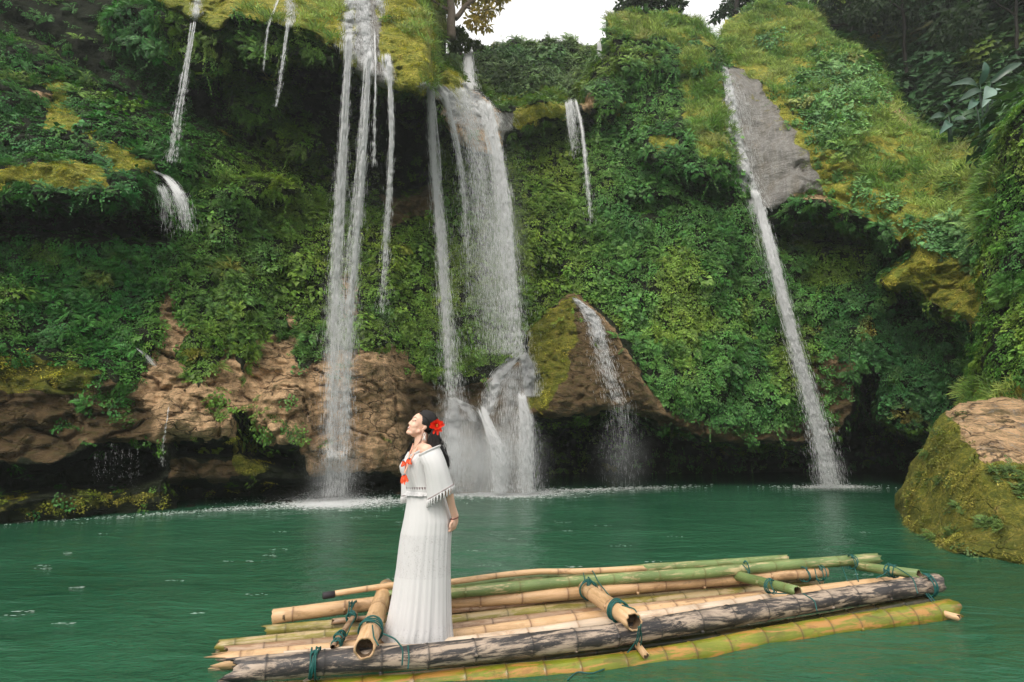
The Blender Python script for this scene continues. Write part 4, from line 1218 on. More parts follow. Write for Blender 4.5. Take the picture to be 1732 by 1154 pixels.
waterfall('tall twin waterfall off the tan tufa ledge, left of the woman',
    [([(590, -60, None), (590, 30, None), (589, 100, None)], [7, 8, 7], 3000, dict(on_rock=True, broken=0, W=(.008, .02))),
     ([(612, -60, None), (620, 60, None), (626, 130, None)], [10, 9, 7], 3600, dict(on_rock=True, broken=0, W=(.008, .02))),
     ([(604, -60, None), (606, 50, None), (612, 120, None)], [14, 14, 14], 1500, dict(on_rock=True, broken=0.2)),
     ([(640, -30, None), (646, 30, None)], [7, 7], 500, dict(on_rock=True, broken=.3)),
     ([(590, 62, 13.3), (582, 200, 13.35), (575, 330, 13.5), (568, 470, 13.8), (562, 640, 14.2), (556, 838, 14.6)], [7, 8, 10, 12, 13, 15], 7800, dict(broken=.22, L=(.1, .42))),
     ([(624, 92, 13.0), (614, 250, 13.1), (602, 400, 13.4), (592, 520, 13.8), (583, 680, 14.2), (576, 838, 14.6)], [6, 8, 9, 10, 13, 16], 6400, dict(broken=.28, L=(.1, .4))),
     ([(634, 60, None), (636, 130, 13.0), (632, 280, 13.2)], [2, 2, 4], 500, dict(threads=3, broken=.5)),
     ([(578, 500, 13.8), (572, 700, 14.2), (566, 838, 14.6)], [22, 26, 30], 1500, dict(broken=.5, threads=40, W=(.004, .009)))],
    [(566, 800, 26, 40, 14.7, 3800), (575, 560, 20, 130, 14.2, 2600), (560, 842, 34, 6, 14.6, 1500), (608, 300, 22, 110, 13.8, 900)])
waterfall('narrow waterfall right of the twin one, off the tip of the tan ledge',
    [([(655, 95, None), (660, 145, None)], [5, 5], 1100, dict(on_rock=True, broken=0)),
     ([(658, 108, 13.1), (663, 220, 13.15), (658, 330, 13.3), (652, 430, 13.6), (645, 530, 13.9)], [5, 5, 5, 6, 8], 2300, dict(threads=7, broken=.4, fade=(1, .8, .3)))],
    [(652, 480, 8, 80, 14.0, 500)])
waterfall('widest waterfall, a white veil fanning over the brown lip at centre',
    [([(792, 80, 23), (793, 130, 20), (797, 150, 17.8)], [6, 8, 9], 2000, dict(broken=0, W=(.012, .03), rockgap=.05)),
     ([(797, 140, None), (812, 175, None), (838, 220, None)], [10, 18, 20], 3600, dict(on_rock=True, broken=.1, W=(.010, .024))),
     ([(730, 140, None), (722, 168, None)], [10, 9], 900, dict(on_rock=True, broken=0, W=(.01, .02))),
     ([(727, 144, 16.6), (732, 260, 16.4), (744, 380, 16.2), (752, 500, 16.1), (759, 600, 16.0), (768, 690, 16.0)], [8, 9, 10, 10, 11, 16], 6200, dict(broken=.2, L=(.1, .45), W=(.008, .017))),
     ([(738, 145, None), (760, 165, None), (775, 210, None)], [10, 12, 9], 2000, dict(on_rock=True, broken=.1, W=(.009, .02))),
     ([(752, 155, 16.5), (772, 230, 16.3), (786, 320, 16.1), (793, 420, 16.0), (798, 520, 16.0)], [7, 8, 9, 12, 16], 1500, dict(broken=.5, fade=(1, .75, .3), L=(.1, .4), W=(.007, .015))),
     ([(782, 150, 16.5), (808, 260, 16.2), (822, 360, 16.0), (832, 480, 15.9), (842, 600, 15.9)], [22, 30, 34, 38, 44], 6800, dict(broken=.15, threads=60, L=(.06, .3), W=(.006, .012))),
     ([(826, 178, 16.6), (850, 300, 16.2), (860, 400, 16.0), (866, 500, 15.9), (876, 605, 15.9)], [9, 9, 10, 12, 14], 5200, dict(broken=.2, L=(.1, .45), W=(.008, .018))),
     ([(815, 172, 16.5), (842, 300, 16.1), (850, 420, 16.0), (854, 600, 15.9)], [8, 12, 16, 20], 3600, dict(broken=.3, W=(.007, .014))),
     ],
    [(835, 430, 32, 110, 16.2, 7000), (760, 560, 18, 90, 16.2, 2200), (800, 330, 40, 90, 16.4, 2200)])
waterfall('white water splitting over the rock cone under the widest waterfall',
    [([(872, 598, None), (848, 626, None), (832, 656, None), (820, 702, None)], [7, 8, 7, 5], 4200, dict(on_rock=True, broken=0, W=(.012, .026))),
     ([(819, 696, 15.9), (830, 728, 15.7), (850, 766, 15.6), (846, 834, 15.6)], [6, 9, 12, 9], 3600, dict(broken=.1, W=(.010, .022))),
     ([(819, 696, 15.9), (836, 760, 15.7), (842, 834, 15.6)], [4, 5, 6], 1300, dict(broken=.1, W=(.010, .022))),
     ([(884, 598, None), (893, 620, None), (895, 670, None)], [6, 9, 8], 2600, dict(on_rock=True, broken=.0, W=(.010, .02))),
     ([(884, 672, 16.0), (893, 720, 15.9), (892, 834, 15.8)], [8, 13, 15], 3600, dict(broken=.15, W=(.008, .018))),
     ([(870, 620, None), (866, 720, None), (866, 834, None)], [14, 22, 26], 1900, dict(on_rock=True, broken=.3, threads=40, W=(.006, .012))),
     ([(766, 676, None), (764, 760, None), (764, 834, None)], [9, 13, 20], 3000, dict(on_rock=True, broken=.2, threads=24, W=(.007, .014))),
     ([(770, 676, None), (792, 690, None), (804, 712, None)], [7, 8, 8], 900, dict(on_rock=True, broken=.2)),
     ([(775, 700, None), (780, 834, None)], [22, 30], 900, dict(on_rock=True, broken=.4, threads=30, W=(.005, .01)))],
    [(850, 790, 42, 45, 15.9, 3200), (770, 780, 34, 45, 15.9, 2600), (840, 832, 60, 5, 15.7, 2000)])
waterfall('thin dripping waterfall off the end of the small moss ledge',
    [([(958, 170, None), (960, 184, None)], [3, 4], 300, dict(on_rock=True, broken=0)),
     ([(958, 176, 18.3), (966, 230, 18.1), (972, 270, 18.0)], [4, 6, 7], 420, dict(broken=.5, fade=(1, .6, .2))),
     ([(966, 172, 18.3), (972, 230, 18.1), (976, 260, 18.0)], [7, 10, 10], 700, dict(broken=.5, fade=(1, .6, .2))),
     ([(975, 174, 18.2), (984, 210, 18.0), (989, 260, 17.8), (995, 320, 17.7), (1000, 380, 17.7)], [4, 4, 4, 5, 6], 1500, dict(threads=5, broken=.35, fade=(1, .8, .25), W=(.008, .016)))])
waterfall('tiny waterfall high on the back wall under the white sky',
    [([(1013, 74, 22), (1015, 100, 21.9)], [3, 3.5], 700, dict(broken=0, W=(.012, .024)))])
waterfall('white water running down the right side of the brown tufa mound',
    [([(974, 506, None), (1000, 530, None), (1020, 580, None), (1034, 630, None), (1050, 684, None)], [4, 10, 13, 15, 12], 1500, dict(on_rock=True, broken=.3, W=(.007, .015))),
     ([(975, 507, None), (1004, 532, None), (1018, 570, None)], [3, 5, 6], 1500, dict(on_rock=True, broken=0, W=(.010, .02))),
     ([(1052, 684, 15.7), (1056, 750, 15.7), (1058, 822, 15.7)], [20, 24, 26], 200, dict(broken=.5, threads=40, W=(.004, .009)))],
    [(1050, 770, 26, 36, 16.0, 500)])
waterfall('long slanting waterfall at right, sliding down the grey chute',
    [([(1226, 112, None), (1233, 160, None), (1244, 230, None), (1264, 310, None), (1284, 362, None)], [3, 5, 6, 7, 7], 8200, dict(on_rock=True, broken=0, W=(.012, .03))),
     ([(1234, 130, None), (1256, 180, None), (1270, 260, None), (1290, 350, None)], [8, 14, 18, 18], 800, dict(on_rock=True, broken=.5, threads=40, W=(.004, .009))),
     ([(1278, 326, 17.2), (1288, 362, 17.2), (1306, 430, 16.9), (1326, 510, 16.8), (1348, 590, 16.8), (1370, 670, 16.9), (1392, 750, 17.0), (1408, 824, 17.2)], [8, 10, 10, 10, 11, 12, 14, 17], 12000, dict(broken=.05, L=(.1, .45), W=(.009, .020))),
     ([(1270, 340, 17.3), (1288, 420, 17.0), (1300, 480, 16.9)], [10, 14, 14], 160, dict(broken=.6, W=(.005, .01)))],
    [(1404, 810, 12, 18, 17.3, 900), (1345, 560, 12, 120, 17.1, 500), (1408, 824, 26, 4, 17.2, 500)])
drips = waterfall('row of fine drips falling from the rock lip into the left hollow',
    [([(162 + 9 * k + rnd(-3, 3), 752 + rnd(-3, 14), 11.8), (161 + 9 * k, rnd(810, 850), 11.8)], [4, 6], int(rnd(8, 22)), dict(threads=5, broken=.7, L=(.015, .06), W=(.004, .009))) for k in range(9)] +
    [([(285, 690, None), (276, 750, 12.0), (274, 790, 12.1)], [2, 3, 4], 130, dict(threads=3, broken=.5, L=(.03, .1), W=(.004, .009))),
     ([(232, 590, None), (250, 605, None), (262, 618, 12.4)], [2, 4, 6], 130, dict(broken=.5, W=(.004, .008)))])

def mist_cloud(px, py, Y, rx, ry, rz, dens, parent):
    m, nt, out = new_mat('spray_mist'); N = NT(nt)
    tc = N.n('ShaderNodeTexCoord'); ln_ = N.n('ShaderNodeVectorMath', operation='LENGTH'); N.l(tc.outputs['Object'], ln_.inputs[0])
    fall = N.math('POWER', N.math('SUBTRACT', 1.0, ln_.outputs['Value'], True), 2.2)
    nz = N.noise(tc.outputs['Object'], 2.6, 3, 0.6)
    vol = N.n('ShaderNodeVolumePrincipled'); vol.inputs['Color'].default_value = (0.97, 0.98, 0.99, 1)
    N.l(N.math('MULTIPLY', N.math('MULTIPLY', fall, N.math('SUBTRACT', N.math('MULTIPLY', nz, 2.4), 0.5, True)), dens), vol.inputs['Density'])
    N.l(vol.outputs[0], out.inputs['Volume'])
    mb = MB(); mb.ell((0, 0, 0), (1, 1, 1), None, 24, 14)
    o = mb.build('mist', m)
    o.location = at(px, py, Y); o.scale = (rx, ry, rz)
    o.parent = parent; o['kind'] = 'stuff'
WF = {o['label'].split(',')[0]: o for o in bpy.data.objects if o.name.startswith('waterfall')}
def fallof(t): return next(o for k, o in WF.items() if t in k)
mist_cloud(832, 782, 15.9, 1.9, 1.3, 1.9, 2.0, fallof('splitting over'))
mist_cloud(768, 770, 15.9, 1.4, 1.1, 1.8, 1.5, fallof('splitting over'))
mist_cloud(838, 430, 16.2, 1.25, .9, 4.2, 0.75, fallof('widest waterfall'))
mist_cloud(563, 790, 14.5, .95, .8, 1.4, 1.3, fallof('tall twin'))
mist_cloud(580, 560, 14.0, .8, .6, 3.2, 0.5, fallof('tall twin'))
mist_cloud(1055, 775, 16.0, 1.1, .7, 1.5, .4, fallof('tufa mound'))
mist_cloud(1402, 795, 17.2, .7, .6, .9, 1.0, fallof('slanting'))
drips.name = 'water_drips'; drips['kind'] = 'stuff'; drips['category'] = 'drips'; del drips['group']
def foam():
    D = []
    V0 = [(math.cos(a) , math.sin(a), 0) for a in np.linspace(0, 2 * math.pi, 6, endpoint=False)] + [(0, 0, 0.7)]
    V0 = np.array(V0); F0 = np.array([(k, (k + 1) % 6, 6) for k in range(6)])
    spots = []
    def blob(px, py, sx, sy, n, sz=(0.008, 0.03), slope=0.0):
        x = rng.normal(px, sx, n); y = py + rng.normal(0, 1, n) * sy + slope * (x - px)
        for a, b in zip(x, y): spots.append((a, b, rnd(*sz)))
    blob(566, 849, 40, 4.5, 3600, (.006, .024)); blob(600, 846, 60, 3.5, 1700, (.006, .022)); blob(540, 854, 30, 3.4, 1500, (.006, .022)); blob(560, 852, 70, 6, 900, (.004, .012))
    blob(836, 834, 56, 3.4, 4200, (.007, .026)); blob(860, 835, 30, 3.0, 1800, (.008, .03)); blob(800, 836, 70, 5, 900, (.004, .012)); blob(1060, 826, 60, 1.6, 500, slope=-.03)
    blob(1410, 823, 26, 1.5, 900); blob(1400, 824, 50, 1.5, 260)
    blob(330, 865, 90, 1.6, 420, (.005, .016), -.07); blob(440, 858, 55, 2.0, 560, (.006, .02), -.06); blob(120, 879, 70, 1.2, 60, (.005, .014), -.06); blob(960, 829, 60, 1.6, 400)
    for _ in range(60):                                      # white flecks put in for glints of light on the ripples
        cx, cy = rnd(0, 1500), 850 + 210 * rng.random() ** 1.3
        for q in range(int(rng.integers(4, 12))):
            spots.append((cx + rng.normal(0, 5 + (cy - 850) * .04), cy + rng.normal(0, .7), -rnd(.002, .005)))
    sp = np.array(spots)
    c = at_z(sp[:, 0], sp[:, 1], 0.012)
    ok = (c[:, 1] < 22) & (c[:, 1] > 3)
    c, r = c[ok], sp[ok, 2]
    st = np.where(r < 0, rng.uniform(4, 9, len(c)), rng.uniform(0.8, 2.4, len(c))); r = np.abs(r)
    V = V0[None] * np.stack([r * st, r, r * 0.5], -1)[:, None, :] + c[:, None, :]
    F = (F0[None] + 7 * np.arange(len(c))[:, None, None]).reshape(-1, 3)
    o = link('foam', fast_mesh('foam', V.reshape(-1, 3), F), M['white'])
    tag(o, 'white foam on the pool under the waterfalls and along the cliff foot', 'foam', kind='stuff')
foam()

# ------------------------------------------------------------------ trees and big-leaved plants at the rim
def leaf_cloud(name, centers, radii, n, size, mat, parent=None, droop=0.5):
    c = np.array(centers, float); r = np.array(radii, float)
    w = r ** 2 / (r ** 2).sum()
    k = rng.choice(len(c), n, p=w)
    d = rng.normal(size=(n, 3)); d /= np.linalg.norm(d, axis=1)[:, None]
    rad = r[k] * (0.35 + 0.65 * rng.random(n) ** 0.5)
    pos = c[k] + d * rad[:, None] * np.array([1, 1, 0.75])
    clump = fbm(pos * 1.6 / max(r.mean(), .3), 3, 300)
    keep = clump + rng.normal(0, .25, n) > -0.35
    pos, d, clump = pos[keep], d[keep], clump[keep]; n = len(pos)
    t = d * 0.6 + rng.normal(0, 0.6, (n, 3)); t[:, 2] -= droop; t /= np.linalg.norm(t, axis=1)[:, None]
    nn = np.cross(t, rng.normal(size=(n, 3))); nn /= np.linalg.norm(nn, axis=1)[:, None]
    nn[nn[:, 2] < 0] *= -1
    s = np.cross(t, nn)
    L = rng.uniform(0.7, 1.3, n) * size; W = L * rng.uniform(.4, .6, n)
    V = np.stack([pos, pos + t * (L * .45)[:, None] + s * (W / 2)[:, None] + nn * (W * .12)[:, None], pos + t * L[:, None] - nn * (L * .1)[:, None], pos + t * (L * .45)[:, None] - s * (W / 2)[:, None] + nn * (W * .12)[:, None]], 1)
    F = (np.array([(0, 1, 2), (0, 2, 3)])[None] + 4 * np.arange(n)[:, None, None]).reshape(-1, 3)
    me = fast_mesh(name, V.reshape(-1, 3), F, False)
    a = me.attributes.new('leafvar', 'FLOAT', 'POINT')
    a.data.foreach_set('value', np.repeat(np.clip(0.5 + 0.35 * clump + rng.normal(0, .2, n), 0, 1), 4).astype(np.float32))
    return link(name, me, mat, parent)

M['gold_leaf'] = foliage_material('golden_leaves', (0.16, 0.17, 0.03), (0.50, 0.36, 0.08))
M['dark_leaf'] = foliage_material('dark_leaves', (0.012, 0.032, 0.012), (0.04, 0.075, 0.022))
M['mid_leaf'] = foliage_material('mid_leaves', (0.03, 0.06, 0.012), (0.085, 0.12, 0.02))

def tree(label, Y, trunk, limbs, blobs, n, size, mat, bark, group=None):
    base = at(trunk[0][0], trunk[0][1], Y)
    root = empty('tree', base, label, 'tree', group)
    mb = MB()
    def line(pts, extra=0.0):
        return np.array([at(p[0], p[1], Y + (p[3] if len(p) > 3 else extra)) for p in pts]), np.array([p[2] for p in pts]) / FPX * Y
    def wig(pts, rad):
        t = np.linspace(0, 1, len(pts)); tf = np.linspace(0, 1, len(pts) * 5)
        q = np.stack([np.interp(tf, t, pts[:, k]) for k in range(3)], -1)
        q = q + 0.05 * np.stack([noise3(q * 1.7 + 9 * k, 310 + k) for k in range(3)], -1)
        return q, np.interp(tf, t, rad)
    p, r_ = line(trunk); mb.tube(*wig(p, r_), seg=9)
    tr = mb.build('trunk', bark, root)
    for lb in limbs:
        mb = MB(); p, r_ = line(lb); mb.tube(*wig(p, r_), seg=6)
        mb.build('branch', bark, root)
    cs = [at(b[0], b[1], Y + b[3]) - base for b in blobs]; rs = [b[2] / FPX * Y for b in blobs]
    leaf_cloud('crown', cs, rs, n, size, mat, root)
    return root
tree('tree with pale trunk and golden leaves leaning over the cliff top', 21.5,
     [(763, 66, 9), (764, 30, 8), (762, -20, 7.5), (758, -80, 6)],
     [[(770, 32, 5), (785, 12, 4.5), (808, -6, 4), (830, -40, 3)], [(762, 20, 4), (748, 12, 3), (735, 4, 2.5), (715, -10, 2)], [(785, 10, 2.5), (812, 20, 1.6), (838, 16, 1)], [(764, 0, 4), (780, -30, 3), (800, -60, 2)]],
     [(815, 20, 20, 0), (835, 6, 20, .4), (800, 38, 13, -.3), (690, 2, 20, .2), (668, -6, 20, 0), (790, -25, 45, .3), (720, -35, 48, 0), (845, -25, 30, 0), (735, 12, 18, .4), (822, 45, 9, 0), (700, 22, 12, 0), (805, -60, 50, 0)],
     5200, 0.24, M['gold_leaf'], M['bark'])
tree('small bright shrub tree at the head of the widest waterfall', 22, [(778, 92, 2.5), (776, 72, 2), (772, 52, 1)], [[(776, 70, 1.2), (786, 56, .8)]],
     [(775, 60, 17, 0), (785, 74, 13, -.2), (768, 78, 10, -.2), (800, 74, 9, 0), (812, 76, 7, 0)], 1500, 0.17, M['mid_leaf'], M['bark'])
tree('dark tree crown over the mossy top of the middle cliff', 23, [(1098, 40, 5), (1095, 10, 4), (1090, -40, 3)], [[(1095, 8, 2.5), (1120, -10, 1.5)], [(1094, 0, 2.5), (1060, -14, 1.5)]],
     [(1090, 4, 24, 0), (1065, 0, 20, 0), (1120, 6, 20, 0), (1145, 8, 14, 0), (1095, -35, 45, 0), (1140, -30, 30, 0), (1048, 12, 9, 0)], 4200, 0.26, M['dark_leaf'], M['bark_dark'])
tree('dark tree on the ridge right of the white sky gap', 25, [(1242, 40, 5), (1246, 5, 4), (1252, -50, 3)], [[(1244, 20, 2.5), (1222, 6, 1.5)]],
     [(1232, 14, 17, 0), (1215, 22, 12, 0), (1250, 2, 22, .5), (1205, 32, 7, 0), (1270, -30, 40, 0), (1240, -40, 30, 0), (1300, -20, 34, 1), (1340, -30, 40, 1), (1375, -10, 26, 1)], 4200, 0.28, M['dark_leaf'], M['bark_dark'])
for (x, y, h, lb, Y) in [(1440, -60, 110, 'dark forest tree with bare grey forked limb behind the grassy slope', 24), (1530, -40, 130, 'tall dark forest tree behind the middle of the grassy slope', 22.5), (1640, -70, 120, 'dark forest tree above the plant with paddle leaves', 20.5), (1720, -30, 110, 'dark forest tree crown cut by the upper right corner', 19)]:
    rr_ = [(x + rng.normal(0, 45), y + rng.normal(0, 45), rnd(28, 55), rnd(-.8, .8)) for _ in range(9)]
    lm = [[(x, y + 60, 2.2), (x - 40, y + 30, 1.4)], [(x, y + 40, 2.2), (x + 45, y + 5, 1.2)]]
    if x == 1440: lm.append([(1392, 46, 3), (1408, 42, 3), (1425, 42, 2.6), (1442, 48, 1.4)])
    tree(lb, Y, [(x + 6, y + h + 60, 3.5), (x, y + h - 10, 3), (x - 3, y, 2.2)], lm, rr_, 3200, 0.30, M['dark_leaf'], M['bark_dark'], 'trees of the dark forest')

M['paddle'] = simple_mat('paddle_leaf', (0.045, 0.115, 0.075), 0.35, 0.25, 12, 0.5)
M['paddle_dark'] = simple_mat('dark_paddle_leaf', (0.02, 0.06, 0.03), 0.4, 0.25, 12, 0.5)
M['paddle_pale'] = simple_mat('pale_paddle_leaf', (0.16, 0.25, 0.20), 0.4, 0.2, 12, 0.5)
def paddle_leaf(parent, base, tip, w, mat, Y, bend=0.12):
    a, b = at(*base, Y), at(*tip, Y - 0.3)
    L = np.linalg.norm(b - a); d = (b - a) / L
    s = np.cross(d, [0, -1.0, 0.25]); s /= np.linalg.norm(s); nn = np.cross(s, d)
    W = w / FPX * Y
    V, F = [], []
    n = 10
    for i in range(n + 1):
        t = i / n
        wd = W * (0.04 + math.sin(math.pi * min(1, 0.05 + 0.95 * t) ** 0.85) ** 0.75) * (1 + 0.12 * math.sin(9 * t + 3 * w))
        c = a + d * L * t - nn * 0 + np.array([0, 0, -bend * L * t * t]) + nn * bend * L * math.sin(math.pi * t)
        for k, u in enumerate((-1, -.5, 0, .5, 1)): V.append(c + s * u * wd / 2 + nn * abs(u) * wd * .16)
    for i in range(n):
        for k in range(4): F.append((i * 5 + k, i * 5 + k + 1, i * 5 + 6 + k, i * 5 + 5 + k))
    mesh_obj('leaf', V, F, mat, parent)
def paddle_plant(label, root_px, Y, leaves, cat='plant'):
    root = empty('paddle_leaf_plant', at(*root_px, Y), label, cat)
    mb = MB()
    for base, tip, w, m_ in leaves:
        p0 = at(root_px[0] + rng.normal(0, 3), root_px[1], Y); p1 = at(*base, Y)
        mid = (p0 + p1) / 2 + np.array([0, 0, .12])
        mb.tube([p0, mid, p1], [.035, .025, .012], 6)
    mb.build('stem', M['paddle_dark'], root)
    for base, tip, w, m_ in leaves: paddle_leaf(root, base, tip, w, M[m_], Y)
paddle_plant('wild banana like plant with pale paddle leaves at the forest edge, upper right', (1668, 235), 16.6,
    [((1658, 142), (1664, 100), 15, 'paddle'), ((1684, 152), (1720, 146), 13, 'paddle_pale'), ((1674, 148), (1660, 176), 20, 'paddle_pale'), ((1655, 150), (1604, 138), 16, 'paddle_dark'),
     ((1660, 155), (1620, 165), 13, 'paddle_dark'), ((1676, 140), (1728, 100), 13, 'paddle_dark'), ((1650, 170), (1636, 182), 15, 'paddle'), ((1685, 170), (1716, 195), 16, 'paddle_dark')])
paddle_plant('low plant with drooping dark leaves below the banana like plant', (1605, 240), 16.4,
    [((1606, 208), (1588, 222), 14, 'paddle'), ((1600, 200), (1572, 196), 13, 'paddle_dark'), ((1612, 205), (1634, 200), 13, 'paddle_dark'), ((1604, 195), (1594, 172), 12, 'paddle_dark')])

# ------------------------------------------------------------------ bamboo raft
RAFT0 = np.array([0.9, 4.6, 0.0])
raft = empty('bamboo_raft', RAFT0, 'bamboo raft of lashed charred, pale and green canes floating in the pool', 'raft')

def cane(name, pts, rpx, mat, parent=raft, spacing=0.36, label=None, hollow=(True, True), ragged=(0.01, 0.01), seg=18, scar=True, tag_top=None, knot=1.0):
    """pts: (px,py,height) along the axis; rpx: half thickness in photo pixels at both ends"""
    Pw = np.array([at_z(a, b, z) for a, b, z in pts])
    ln = np.r_[0, np.cumsum(np.linalg.norm(np.diff(Pw, axis=0), axis=1))]
    L = ln[-1]
    def depth_of(p): return p[1] * CP + (p[2] - CAM_H) * SP
    r0, r1 = rpx[0] / FPX * depth_of(Pw[0]), rpx[1] / FPX * depth_of(Pw[-1])
    o0 = Pw[0]; X = (Pw[-1] - Pw[0]); X /= np.linalg.norm(X)
    Yv = np.cross([0, 0, 1.0], X); Yv /= np.linalg.norm(Yv); Zv = np.cross(X, Yv)
    nodes = []; t = rnd(0.3, 0.7) * spacing
    while t < L - 0.05:
        nodes.append(t); t += spacing * rnd(0.8, 1.2)
    st = set([0, L])
    for nd in nodes:
        for e in (-.045, -.014, -.005, 0, .005, .014, .045):
            if 0 < nd + e < L: st.add(nd + e)
    for q in np.linspace(0, L, max(3, int(L / 0.16))): st.add(q)
    st = sorted(st); st = [st[0]] + [b for a, b in zip(st[:-1], st[1:]) if b - a > 1e-4]
    ang = np.linspace(0, 2 * math.pi, seg, endpoint=False)
    rows, nodev = [], []
    ex0, ex1 = rng.normal(0, ragged[0], seg), rng.normal(0, ragged[1], seg)
    ph = rnd(0, 9)
    for t in st:
        c = np.array([np.interp(t, ln, Pw[:, k]) for k in range(3)])
        c = c + Zv * 0.004 * math.sin(t * 2.1 + ph) + Yv * 0.004 * math.cos(t * 1.7 + ph)
        r = r0 + (r1 - r0) * t / L
        dn = min([abs(t - n_) for n_ in nodes] or [9])
        k = 1 + 0.055 * knot * math.exp(-(dn / 0.007) ** 2) - 0.02 * math.exp(-((dn - .03) / 0.02) ** 2)
        v = math.exp(-(dn / 0.006) ** 2) * 0.9 + 0.25 * math.exp(-(dn / 0.03) ** 2)
        ring = c + r * k * (np.cos(ang)[:, None] * Yv + np.sin(ang)[:, None] * Zv)
        if t == 0: ring = ring + ex0[:, None] * X
        if t == L: ring = ring + ex1[:, None] * X
        rows.append(ring); nodev.append(v)
    n = len(rows)
    V = list(np.concatenate(rows)); nv = list(np.repeat(nodev, seg)); F, mi = [], []
    for i in range(n - 1):
        for k in range(seg):
            F.append((i * seg + k, i * seg + (k + 1) % seg, (i + 1) * seg + (k + 1) % seg, (i + 1) * seg + k)); mi.append(0)
    for end, hol in ((0, hollow[0]), (n - 1, hollow[1])):
        sg = 1 if end == 0 else -1
        outer = rows[end]; c = outer.mean(0)
        b = len(V)
        rim = c + (outer - c) * (0.80 if hol else 0.5)
        deep = c + (outer - c) * (0.74 if hol else 0.3) + X * sg * (0.10 if hol else 0.003)
        V += list(rim) + list(deep) + [deep.mean(0)]; nv += [0.35] * seg + [0.6] * (seg + 1)
        for k in range(seg):
            k2 = (k + 1) % seg
            q = [(end * seg + k, b + k, b + k2, end * seg + k2), (b + k, b + seg + k, b + seg + k2, b + k2), (b + seg + k, b + 2 * seg, b + seg + k2)]
            for f, m_ in zip(q, (0, 1, 1)):
                F.append(f if sg == 1 else f[::-1]); mi.append(m_)
    if scar:                                                  # a stub where a twig was cut off some of the joints
        for nd in nodes:
            if rng.random() < 0.4:
                c = np.array([np.interp(nd, ln, Pw[:, k]) for k in range(3)]); r = r0 + (r1 - r0) * nd / L
                a_ = rnd(math.pi * 0.9, math.pi * 1.6)
                dv = math.cos(a_) * Yv + math.sin(a_) * Zv
                if dv[1] > 0: dv = dv - 2 * Yv * (dv @ Yv)
                mb = MB(); mb.ell(c + dv * r * 1.0, (.016, .016, .016), None, 8, 6)
                b = len(V); V += list(mb.v[0]); nv += [0.45] * len(mb.v[0])
                F += [tuple(i + b for i in f) for f in mb.f]; mi += [0] * len(mb.f)
    V = np.array(V) - o0
    B = np.stack([X, Yv, Zv], 1)                              # local x runs along the cane
    me = bpy.data.meshes.new(name)
    me.from_pydata((V @ B).tolist(), [], F)
    me.materials.append(mat); me.materials.append(M['bam_in'])
    me.polygons.foreach_set('material_index', np.array(mi, np.int32))
    me.polygons.foreach_set('use_smooth', np.array([m_ == 0 for m_ in mi], bool))
    a = me.attributes.new('node', 'FLOAT', 'POINT'); a.data.foreach_set('value', np.array(nv, np.float32))
    o = bpy.data.objects.new(name, me); COL.objects.link(o)
    Mx = Matrix([list(B[0]) + [0], list(B[1]) + [0], list(B[2]) + [0], [0, 0, 0, 1]])
    o.rotation_euler = Mx.to_euler()
    if parent is not None:
        o.parent = parent; o.location = o0 - np.array(world_loc(parent))
    else: o.location = o0
    if label: o['label'] = label
    return o, Pw

# deck, from the far side to the near side
cane('pole', [(452, 1068, .04), (700, 1046, .04), (948, 1030, .04), (1150, 1010, .04), (1385, 985, .05)], (9, 10), M['bam_olive'], label='green stained deck pole', ragged=(.03, .02))
cane('pole', [(368, 1094, .04), (578, 1072, .04), (762, 1051, .04), (1012, 1026, .04), (1300, 998, .05)], (10, 10), M['bam_olive'], label='green edged deck pole', ragged=(.01, .02))
cane('pole', [(384, 1106, .045), (600, 1086, .045), (800, 1062, .045), (1012, 1040, .045), (1330, 1006, .05)], (12, 11), M['bam_grey'], label='pinkish weathered deck pole', ragged=(.02, .02))
cane('pole', [(373, 1120, .06), (600, 1097, .06), (800, 1074, .06), (1100, 1036, .07), (1400, 1000, .08), (1540, 984, .09)], (14, 11), M['bam_pale'], label='pale orange deck pole with splintered end', ragged=(.06, .02))
cane('pole', [(480, 1116, .10), (720, 1096, .10), (925, 1072, .10), (1100, 1047, .10), (1300, 1016, .11)], (13, 12), M['bam_white'], label='bleached almost white pole behind the charred one')
cane('pole', [(700, 1136, -.01), (900, 1118, -.01), (1200, 1081, 0), (1480, 1034, .02), (1570, 1016, .03)], (13, 11), M['bam_wet'], label='dark wet pole between the charred and the yellow green pole')
cane('pole', [(394, 1134, .15), (560, 1121, .15), (720, 1111, .15), (1030, 1075, .16), (1290, 1034, .17), (1440, 1008, .18), (1584, 986, .19)], (20, 15), M['bam_char'], label='long charred black and white pole on the near side', spacing=.34, ragged=(.06, .01), seg=24)
cane('pole', [(440, 1178, -.03), (700, 1160, -.03), (1000, 1132, -.02), (1110, 1116, -.01), (1207, 1100, -.005), (1290, 1084, 0), (1430, 1061, .015), (1557, 1041, .04), (1612, 1031, .05)], (20, 18), M['bam_yellow'], label='thick yellow green pole half sunk along the near edge', spacing=.30, ragged=(.02, .03), seg=24)
